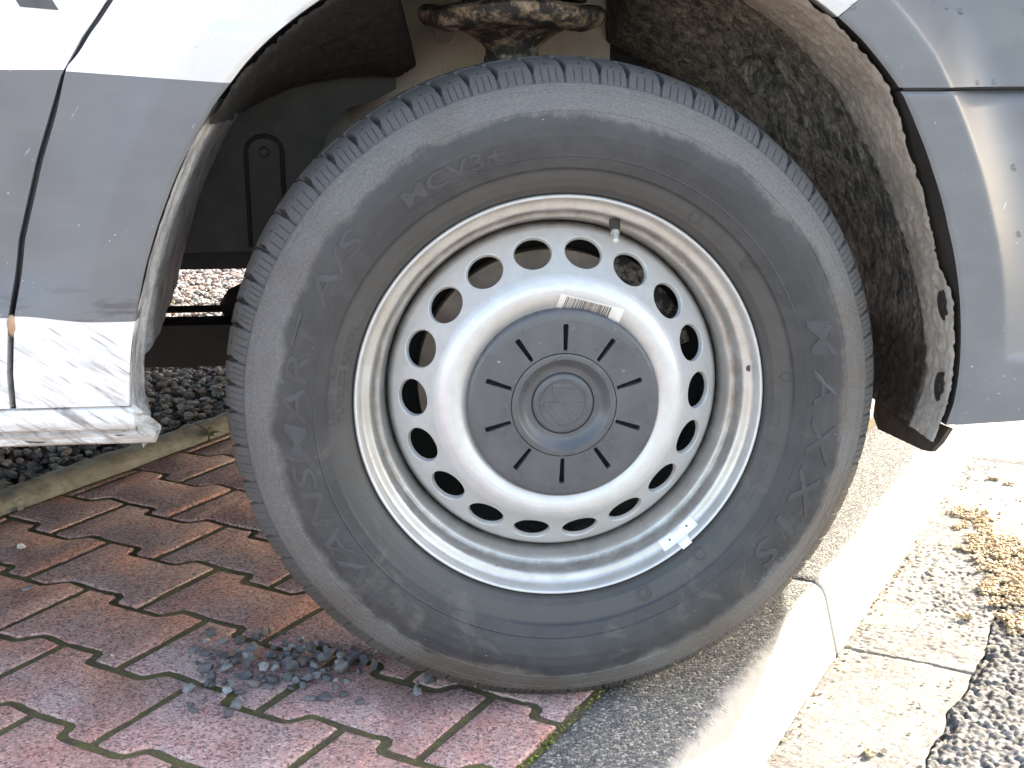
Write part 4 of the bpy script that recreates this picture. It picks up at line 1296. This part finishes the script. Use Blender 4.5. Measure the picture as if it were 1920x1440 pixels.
# ---- wheel arch liners
def ystart(phi):
    return np.interp(phi, [-12, 12, 17, 34, 44, 60, 130], [-.026, -.024, .004, .002, -.020, -.0275, -.0285])
ph = np.linspace(-9, 141, 350); q = np.linspace(0, 1, 150)
P_, Q_ = np.meshgrid(ph, q, indexing='ij')
y0 = ystart(P_) + 0.0026 * fbm(P_ * 0.5, P_ * 0 + 2, seed=91, oct=5) * smooth01((62 - P_) / 8)
Y_ = y0 + (0.470 - y0) * Q_
rl = archR(P_) - 0.0075
step = smooth01((Y_ - 0.036 - 0.0025 * np.clip(P_, 0, 45)) / 0.007)
rl = rl + 0.007 * step - 0.088 * smooth01((Y_ - 0.15) / 0.28) * (0.35 + 0.65 * smooth01((P_ - 10) / 25)) * smooth01((77 - P_) / 6) - 0.105 * np.clip((142 - P_) / 26, 0, 1) * smooth01((Y_ - 0.04) / 0.30) * smooth01((P_ - 109.5) / 2.5) + 0.002 * smooth01((0.004 - (Y_ - y0)) / 0.004)
Xl = rl * np.cos(np.radians(P_)); Zl = ACZ + rl * np.sin(np.radians(P_))
mud = fbm(P_ * 1.1, Y_ * 130, seed=92, oct=4)
rl = rl - 0.0032 * np.clip(mud, -.3, 1) - 0.0018 * fbm(P_ * 3.2, Y_ * 420, seed=93, oct=2)
# two fastener recesses in the lip
for zc_, yc_, hz, hy in ((.430, .003, .017, .0125), (.337, .000, .018, .0125)):
    e = ((Zl - zc_) / hz) ** 2 + ((Y_ - yc_) / hy) ** 2
    rl = rl + 0.003 * smooth01((1.3 - e) / 0.4) * (P_ < 40)
# deep pocket inboard, near the top of the front wall
e = ((P_ - 48) / 4) ** 2 + ((Y_ - 0.27) / 0.03) ** 2
rl = rl + 0.025 * smooth01((1.1 - e) / .5)
Xl = rl * np.cos(np.radians(P_)); Zl = ACZ + rl * np.sin(np.radians(P_))
V = np.stack([Xl, Y_, Zl], -1).reshape(-1, 3)
mobj('wheel_arch_liner', V, grid_faces(len(ph), len(q)), M['liner'], van)
for zc_, yc_ in ((.428, .000), (.335, -.002)):
    ph_ = math.asin((zc_ - ACZ) / .44); rr = float(archR(math.degrees(ph_))) - .0070
    nv_ = Vector((-math.cos(ph_), 0, -math.sin(ph_))); tv = Vector((-math.sin(ph_), 0, math.cos(ph_)))
    pts = [(.0118, -.004), (.0115, .0012), (.0105, .0016), (.0082, .0004), (.0045, .0002), (.0042, .0026), (.0006, .0030)]
    V = []; n_ = 28
    for k in range(n_):
        a = 2 * math.pi * k / n_
        for (r_, h_) in pts:
            p = Vector((rr * math.cos(ph_), yc_, ACZ + rr * math.sin(ph_))) + nv_ * h_ + tv * (r_ * 1.45 * math.cos(a)) + Vector((0, 1, 0)) * (r_ * math.sin(a))
            V.append(p[:])
    mobj('liner_fastener', V, grid_faces(n_, len(pts), True), M['blackplastic'], van, autosmooth=40)
# rear part of the liner, facing forward
zz = np.concatenate([np.linspace(.300, .40, 40), np.linspace(.403, .60, 60), np.linspace(.605, .648, 14)])
q = np.linspace(0, 1, 70)
Zg, Q_ = np.meshgrid(zz, q, indexing='ij')
yend = np.interp(Zg, [.300, .318, .345, .375, .385, .42, .72], [.018, .030, .045, .075, .15, .26, .345])
yend = yend + 0.006 * fbm(Zg * 60, Zg * 0, seed=95, oct=3)
Y_ = -0.0285 + (yend + 0.0285) * Q_
xa = archx_left(np.clip(Zg, .3455, 1))
Xr = xa + 0.0012 + 0.004 * smooth01((Y_ - .01) / .02) - 0.010 * smooth01((Y_ - 0.03) / 0.015) + 0.006 * smooth01((Y_ - .085) / .01)
Xr = Xr + 0.0026 * np.clip(fbm(Y_ * 45, Zg * 14, seed=96, oct=4), -.3, 1) + 0.0006 * fbm(Y_ * 300, Zg * 200, seed=97, oct=2)
Xr = Xr + 0.02 * np.clip((0.345 - Zg) / .05, 0, 1) * 0.5
V = np.stack([Xr, Y_, Zg], -1).reshape(-1, 3)
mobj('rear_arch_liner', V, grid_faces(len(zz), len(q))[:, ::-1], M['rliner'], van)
# inner wall of the arch with its moulded tongue
poly = [(-.46, .447), (-.288, .450), (-.262, .560), (-.246, .600), (-.222, .628), (-.190, .637), (-.160, .652), (-.154, .80), (-.46, .80)]
b_ = MB(); b_.prism(poly, .345, .352); b_.build('inner_arch_wall', M['wall'], van)
b_ = MB()
arc = [(-.3505, .343, .455), (-.3505, .343, .56)] + [(-.328 - .0225 * math.cos(t), .343, .575 + .020 * math.sin(t)) for t in np.linspace(0.0, math.pi, 13)] + [(-.3055, .343, .56), (-.3055, .343, .455)]
b_.tube(arc, .0028, 8); b_.build('moulded_tongue', M['dark'], van, smooth=True)
b_ = MB(); b_.tube([(-.328, .346, .575), (-.328, .338, .575)], [.007, .005], 10); b_.build('wall_clip', M['wall'], van)
# pressed suspension tower behind it
nx, nz = 60, 50
xs = np.linspace(-.27, .128, nx); zt = np.linspace(.50, .86, nz)
X_, Z_ = np.meshgrid(xs, zt, indexing='ij')
Y_ = 0.415 + 0.05 * np.clip((np.abs(X_ + .03) - .13) / .06, 0, 1) ** 2 - 0.012 * smooth01((Z_ - .735) / .01) * smooth01((X_ - .06) / .01)
mobj('suspension_tower', np.stack([X_, Y_, Z_], -1).reshape(-1, 3), grid_faces(nx, nz), M['primer'], van)
b_ = MB()
b_.tube([(.01 + .0 - .105 + .012 * math.cos(t), .413, .722 + .012 * math.sin(t)) for t in np.linspace(0, 6.2832, 25)], .0012, 6, False); b_.build('blanking_plug', M['primer'], van, smooth=True)
b_ = MB(); b_.box((-.50, .475, .44), (.56, .485, 1.04)); b_.build('bay_light_block', M['under'], van)  # added dark sheet that stops light leaking in beside the tower
# strut with spring cup and coil
def zlathe(pts, c, n=48):
    pts = np.array(pts); t = np.arange(n) * 2 * np.pi / n
    T, K = np.meshgrid(t, np.arange(len(pts)), indexing='ij')
    return np.stack([c[0] + pts[K, 0] * np.cos(T), c[1] + pts[K, 0] * np.sin(T), pts[K, 1]], -1).reshape(-1, 3), grid_faces(n, len(pts), True)
SC = (-.026, .215)
v, f = zlathe([(.031, .45), (.031, .700), (.036, .706), (.050, .716), (.062, .721), (.085, .722), (.104, .728), (.109, .736), (.109, .744), (.104, .748), (.090, .746), (.06, .752), (.03, .78), (.02, .90)], SC)
v[:, 2] += 0.004 * np.sin(np.arctan2(v[:, 1] - SC[1], v[:, 0] - SC[0]) * 3) * (np.hypot(v[:, 0] - SC[0], v[:, 1] - SC[1]) > .07)
mobj('strut', v, f, M['strut'], van, autosmooth=50)
b_ = MB(); b_.tube([(SC[0] + .082 * math.cos(t), SC[1] + .082 * math.sin(t), .758 + t * .0075) for t in np.linspace(0, 18, 120)], .0075, 8); b_.build('coil_spring', M['blackplastic'], van, smooth=True)
v, f = zlathe([(.0312, .676), (.0335, .681), (.0330, .690), (.0312, .694)], SC); mobj('strut_seal', v, f, M['strut'], van)

# rubber air deflector hanging under the front liner
fl = [(.434, -.020, .292), (.432, .185, .272), (.428, .178, .252), (.424, .150, .243), (.420, .010, .2585), (.421, -.008, .262), (.426, -.018, .276)]
b_ = MB(); n_ = len(fl)
b_.add(fl + [(p[0] + .006, p[1], p[2]) for p in fl], [tuple(range(n_)), tuple(range(2 * n_ - 1, n_ - 1, -1))] + [(i, i + n_, (i + 1) % n_ + n_, (i + 1) % n_) for i in range(n_)])
b_.build('air_deflector', M['flap'], van)
b_ = MB(); b_.box((.424, .030, .284), (.432, .036, .304)); b_.build('deflector_clip', M['dark'], van)

# ---- underside
outline_low = [(.50, -.028), (.59, .007), (.665, .122), (.79, .30), (.833, .41), (.895, .65), (.92, 1.0), (.895, 1.35), (.833, 1.59), (.79, 1.70), (.665, 1.88), (.59, 1.975), (.50, 2.0)]
b_ = MB()
tray = [(.46, .05), (.56, .10), (.63, .20), (.74, .40), (.82, .70), (.84, 1.0), (.82, 1.3), (.74, 1.6), (.56, 1.9), (.2, 1.95), (.2, .45), (.46, .40)]
n_ = len(tray)
b_.add([(x, y, .335) for x, y in tray] + [(x, y, .36) for x, y in tray], [tuple(range(n_))[::-1], tuple(range(n_, 2 * n_))] + [(i, (i + 1) % n_, (i + 1) % n_ + n_, i + n_) for i in range(n_)])
b_.build('engine_undertray', M['under'], van)
b_ = MB(); b_.box((-3.2, .10, .425), (-.46, 1.90, .47)); b_.box((-.46, .353, .425), (.2, 1.65, .47)); b_.build('floor_pan', M['under'], van)
b_ = MB(); b_.box((-.62, .50, .262), (.20, .57, .322)); b_.build('subframe', M['under'], van)
b_ = MB(); b_.tube([(-.9, .62, .3235), (.2, .62, .3235)], .0055, 8); b_.build('brake_pipe', M['under'], van, smooth=True)
b_ = MB(); b_.tube([(-.418, .62, .312), (-.400, .62, .322), (-.36, .62, .34), (-.25, .62, .36)], [.022, .034, .036, .036], 10); b_.build('control_arm', M['under'], van, smooth=True)
b_ = MB(); b_.box((-3.2, 1.90, .36), (-.45, 2.0, .80)); b_.build('far_sill', M['white_low'], van)
b_ = MB(); b_.box((-.56, .000, .355), (-.47, .09, .85)); b_.build('door_post', M['dark'], van)

# ---- rest of the body: front, bonnet, windscreen, roof, far side
levels = [(.300, 0.0, 1.0), (.36, .035, 1.0), (.50, .070, 1.0), (.656, .080, 1.0), (.80, .070, .98), (1.02, .02, .96), (1.16, -.18, .95), (1.95, -.85, .90), (2.25, -1.05, .84), (2.36, -1.25, .70)]
base = np.array(outline_low)
def outline(dx, sq):
    p = base.copy()
    fx = np.clip((p[:, 0] - .50) / .42, 0, 1)
    full = np.array([(.50, -.028), (.66, -.010), (.78, .06), (.85, .20), (.885, .36), (.915, .65), (.92, 1.0), (.915, 1.35), (.885, 1.64), (.85, 1.80), (.78, 1.94), (.66, 1.99), (.50, 2.0)])
    return p, full
rows = []
for z_, dx, sq in levels:
    k = min(1.0, (z_ - .30) / .12)
    p, full = outline(dx, sq)
    r_ = p * (1 - k) + full * k
    r_[:, 0] = r_[:, 0] + dx * np.clip((r_[:, 0] - .5) / .42, 0, 1) if dx > 0 else r_[:, 0] + dx
    r_[:, 1] = .986 + (r_[:, 1] - .986) * sq
    rows.append(np.column_stack([r_, np.full(len(r_), z_)]))
nr = len(rows); nc = len(base)
V = np.array(rows).reshape(-1, 3).tolist()
F = []; MI = []
for i in range(nr - 1):
    for j in range(nc - 1):
        # the near end below bonnet height is covered by the detailed panels
        if i < 4 and j < 3: continue
        F.append([i * nc + j, i * nc + j + 1, (i + 1) * nc + j + 1, (i + 1) * nc + j]); MI.append(2 if i == 6 and 2 < j < 10 else (1 if i < 3 else 0))
# detailed panels' outer edge to the corner
mobj('body_front', V, F, [M['white'], M['grey'], M['glass']], van, mi=MI, autosmooth=35)
b_ = MB()
# near side above the panels, far side, roof, tail
def quad(p, q, r_, s): b_.add([p, q, r_, s], [(0, 1, 2, 3)])
quad((-4.6, -.024, 1.05), (-.11, -.024, 1.05), (-.68, .07, 2.25), (-4.6, .07, 2.25))
quad((.50, .010, .84), (.80, .10, .84), (.50, .05, 1.10), (-.10, .0, 1.05))
quad((-4.6, 1.998, .36), (.50, 1.998, .36), (-.50, 1.90, 2.25), (-4.6, 1.90, 2.25))
quad((-4.6, .08, 2.25), (-.55, .08, 2.25), (-.55, 1.90, 2.25), (-4.6, 1.90, 2.25))
quad((-4.6, -.024, .36), (-4.6, 1.998, .36), (-4.6, 1.90, 2.25), (-4.6, .08, 2.25))
quad((-4.6, -.022, .345), (-1.455, -.022, .345), (-1.455, -.024, 1.05), (-4.6, -.024, 1.05))
b_.build('body_side', M['white'], van)
# near-side bumper and wing joined to the front: the stretch between x = .80 and the nose
V = []; nzb = 8
for z_, k in ((.300, 0.0), (.36, .5), (.42, 1), (.656, 1), (.84, 1)):
    pass
# ---- far front wheel
fw = wheel.copy(); COL.objects.link(fw); fw.location = (0, 1.972, WHEEL_C[2]); fw.rotation_euler = (0, 0, math.pi); fw.parent = van
for ch in list(wheel.children):
    if ch.name.split('.')[0] in ('tyre', 'rim', 'wheel_disc', 'hub_cap'):
        c = ch.copy(); COL.objects.link(c); c.parent = fw

# ================================================================== SMALL THINGS
chips = [meshdata('pebble', v, f, M['chip'], smooth=False) for v, f in [rock(100 + s, 1) for s in range(12)]]
def pebble(name, me, b, a, r, label, group=None, mat=None, z=0.0, flat=1.0):
    o = bpy.data.objects.new(name, me); COL.objects.link(o)
    o.location = W(b, a, z + r * 0.45 * flat); o.scale = (r, r * random.uniform(.8, 1.1), r * flat)
    o.rotation_euler = (random.uniform(-.3, .3), random.uniform(-.3, .3), random.uniform(0, 6.28))
    tag(o, label, 'pebble', group); return o
# little heap spilled beside the tyre: clusters along the joint (b, a, spread, how many)
placed = []
def try_place(b, a, r):
    for (b2, a2, r2) in placed:
        if math.hypot(b - b2, a - a2) < (r + r2) * 0.60: return False
    placed.append((b, a, r)); return True
PILE = [(-.385, -.142, .012, 6), (-.337, -.188, .013, 11), (-.306, -.200, .010, 3), (-.345, -.132, .012, 10), (-.361, -.068, .008, 4), (-.315, -.120, .016, 14),
        (-.290, -.092, .017, 16), (-.262, -.085, .014, 12), (-.226, -.060, .014, 9), (-.226, -.108, .013, 8), (-.256, -.142, .013, 7), (-.300, -.150, .013, 9), (-.130, -.085, .006, 3), (-.40, -.11, .020, 5), (-.20, -.14, .022, 5), (-.30, -.23, .018, 4)]
LAB = 'small grey stone chip in the loose pile spilled on the red pavers beside the tyre'
for (pb, pa, sp_, cnt) in PILE:
    got = 0
    for _ in range(cnt * 8):
        if got >= cnt: break
        b, a = random.gauss(pb, sp_), random.gauss(pa, sp_); r = .0060 + .0085 * random.random() ** 1.4
        if try_place(b, a, r):
            pebble('pebble', random.choice(chips), b, a, r, LAB, 'grey chips spilled beside the tyre', z=-0.001 + (0.006 * random.random() if cnt > 9 else 0)); got += 1
def single(b, a, r, label, mat, flat, seed):
    v, f = rock(seed, 2); pebble('pebble', meshdata('pebble', v, f, M[mat], smooth=False), b, a, r, label, flat=flat)
single(-.866, -.008, .0095, 'single pale beige pebble lying alone on a red paver near the edging', 'palestone', .7, 301)
single(-.736, -.107, .0105, 'single flat grey pebble alone on a paver at the left of the picture', 'chip', .45, 302)
single(-.487, -.199, .0060, 'tiny cream stone flake on the paver left of the grey chip pile', 'palestone', .6, 303)
single(-1.000, .105, .0085, 'grey pebble resting against the foot of the concrete edging strip', 'chip', .7, 304)

# tan crumbly litter in the gutter
def inside(poly, b, a):
    c = False; n = len(poly)
    for i in range(n):
        (x1, y1), (x2, y2) = poly[i], poly[(i + 1) % n]
        if (y1 > a) != (y2 > a) and b < (x2 - x1) * (a - y1) / (y2 - y1) + x1: c = not c
    return c
def blobs(n, sub, rough, flat, seed): return [blob(1.0, seed + s, sub, rough, flat) for s in range(n)]
cb = blobs(10, 1, 0.75, 0.7, 200)
HEAP = [(.232, 1.10), (.262, 1.145), (.300, 1.10), (.345, 1.02), (.40, .98), (.47, .93), (.47, .62), (.41, .615), (.375, .66), (.352, .76), (.345, .83), (.300, .90), (.285, 1.0)]
pts = []; rad = []
for _ in range(15000):
    b = random.uniform(.22, .47); a = random.uniform(.58, 1.16)
    e = 0.014 * float(vnoise(np.array([b * 60]), np.array([a * 60]), seed=77)[0])
    if not inside(HEAP, b + e, a + e): continue
    if vnoise(np.array([b * 48]), np.array([a * 34]), seed=79)[0] + 0.5 * vnoise(np.array([b * 120]), np.array([a * 120]), seed=80)[0] < -0.48 + random.gauss(0, .12): continue
    pts.append(W(b, a, GZ + random.uniform(.0, .010) * (0.6 + 0.4 * float(vnoise(np.array([b * 40]), np.array([a * 40]), seed=78)[0])))); rad.append(random.uniform(.0014, .0036))
for _ in range(260):                                   # scattered outliers
    b = random.gauss(.36, .05); a = random.uniform(.15, 1.3)
    if .225 < b < .44 and random.random() < .35: pts.append(W(b, a, GZ + .002)); rad.append(random.uniform(.0014, .0034))
for _ in range(150):                                   # grit at the foot of the kerb
    a = random.uniform(-.15, 1.4); pts.append(W(KB2 + abs(random.gauss(0, .010)) + .002, a, GZ + .001)); rad.append(random.uniform(.0012, .003))
o = scatter('crumbly_litter', pts, rad, cb, M['crumb'], smooth=False)
tag(o, 'drift of tan crumbly plant litter along the gutter beside the asphalt', 'litter', kind='stuff')
def husk(b, a, r, label):
    P_ = [(W(b + random.gauss(0, r * .6), a + random.gauss(0, r * .6), GZ + r * .4)) for _ in range(9)]
    o = scatter('litter_clump', P_, [r * random.uniform(.35, .6) for _ in P_], cb, M['crumb'], smooth=False)
    c = np.mean(np.array(P_), 0)
    me = o.data; co = np.zeros(len(me.vertices) * 3, dtype=np.float32); me.vertices.foreach_get('co', co); co = co.reshape(-1, 3) - c.astype(np.float32)
    me.vertices.foreach_set('co', co.ravel()); o.location = c.tolist()
    tag(o, label, 'litter')
husk(.322, .19, .0085, 'lone tan litter clump in the gutter at the bottom of the picture')
husk(.350, .640, .0105, 'small tan clump just separate from the near end of the litter drift')
husk(.277, 1.325, .0085, 'small tan litter clump far up the gutter, nearer the kerb')
husk(.310, 1.315, .0070, 'small tan litter clump far up the gutter, nearer the asphalt')

# dry weed in the edging joint
b_ = MB()
for i in range(26):
    an = random.uniform(0, 6.28); L = random.uniform(.012, .030); h_ = random.uniform(.004, .018)
    p = Vector((0, 0, 0)); q_ = Vector((math.cos(an) * L * .5, math.sin(an) * L * .5, h_)); e = Vector((math.cos(an) * L, math.sin(an) * L, h_ * .6))
    b_.tube([p, q_, e], [.0011, .0009, .0003], 4, False)
o = b_.build('weed', M['weed'], None, W(EDG1 + .006, .545, .008), smooth=True)
tag(o, 'small dry weed rooted at the joint of the concrete edging behind the tyre', 'weed')

# rain drops on the grey front panels
import bmesh
bm = bmesh.new(); bmesh.ops.create_icosphere(bm, subdivisions=3, radius=1.0)
for v in bm.verts: v.co.y *= .45
dm = bpy.data.meshes.new('water_drop'); bm.to_mesh(dm); bm.free(); dm.materials.append(M['drop']); dm.polygons.foreach_set('use_smooth', [True] * len(dm.polygons))
for (x, z_, r) in ((.291, .7385, .0030), (.413, .7400, .0022), (.430, .7365, .0032), (.504, .7370, .0034), (.521, .7350, .0030), (.447, .6635, .0024), (.470, .6640, .0026), (.493, .575, .0034), (.4985, .505, .0030)):
    o = bpy.data.objects.new('water_drop', dm); COL.objects.link(o)
    yy = float(body_y(x, z_))
    o.location = (x, yy - .0004, z_); o.scale = (r, r, r * 1.15)
    tag(o, 'clear rain drop clinging to the grey front panel of the van', 'water drop', 'rain drops on the grey panels')
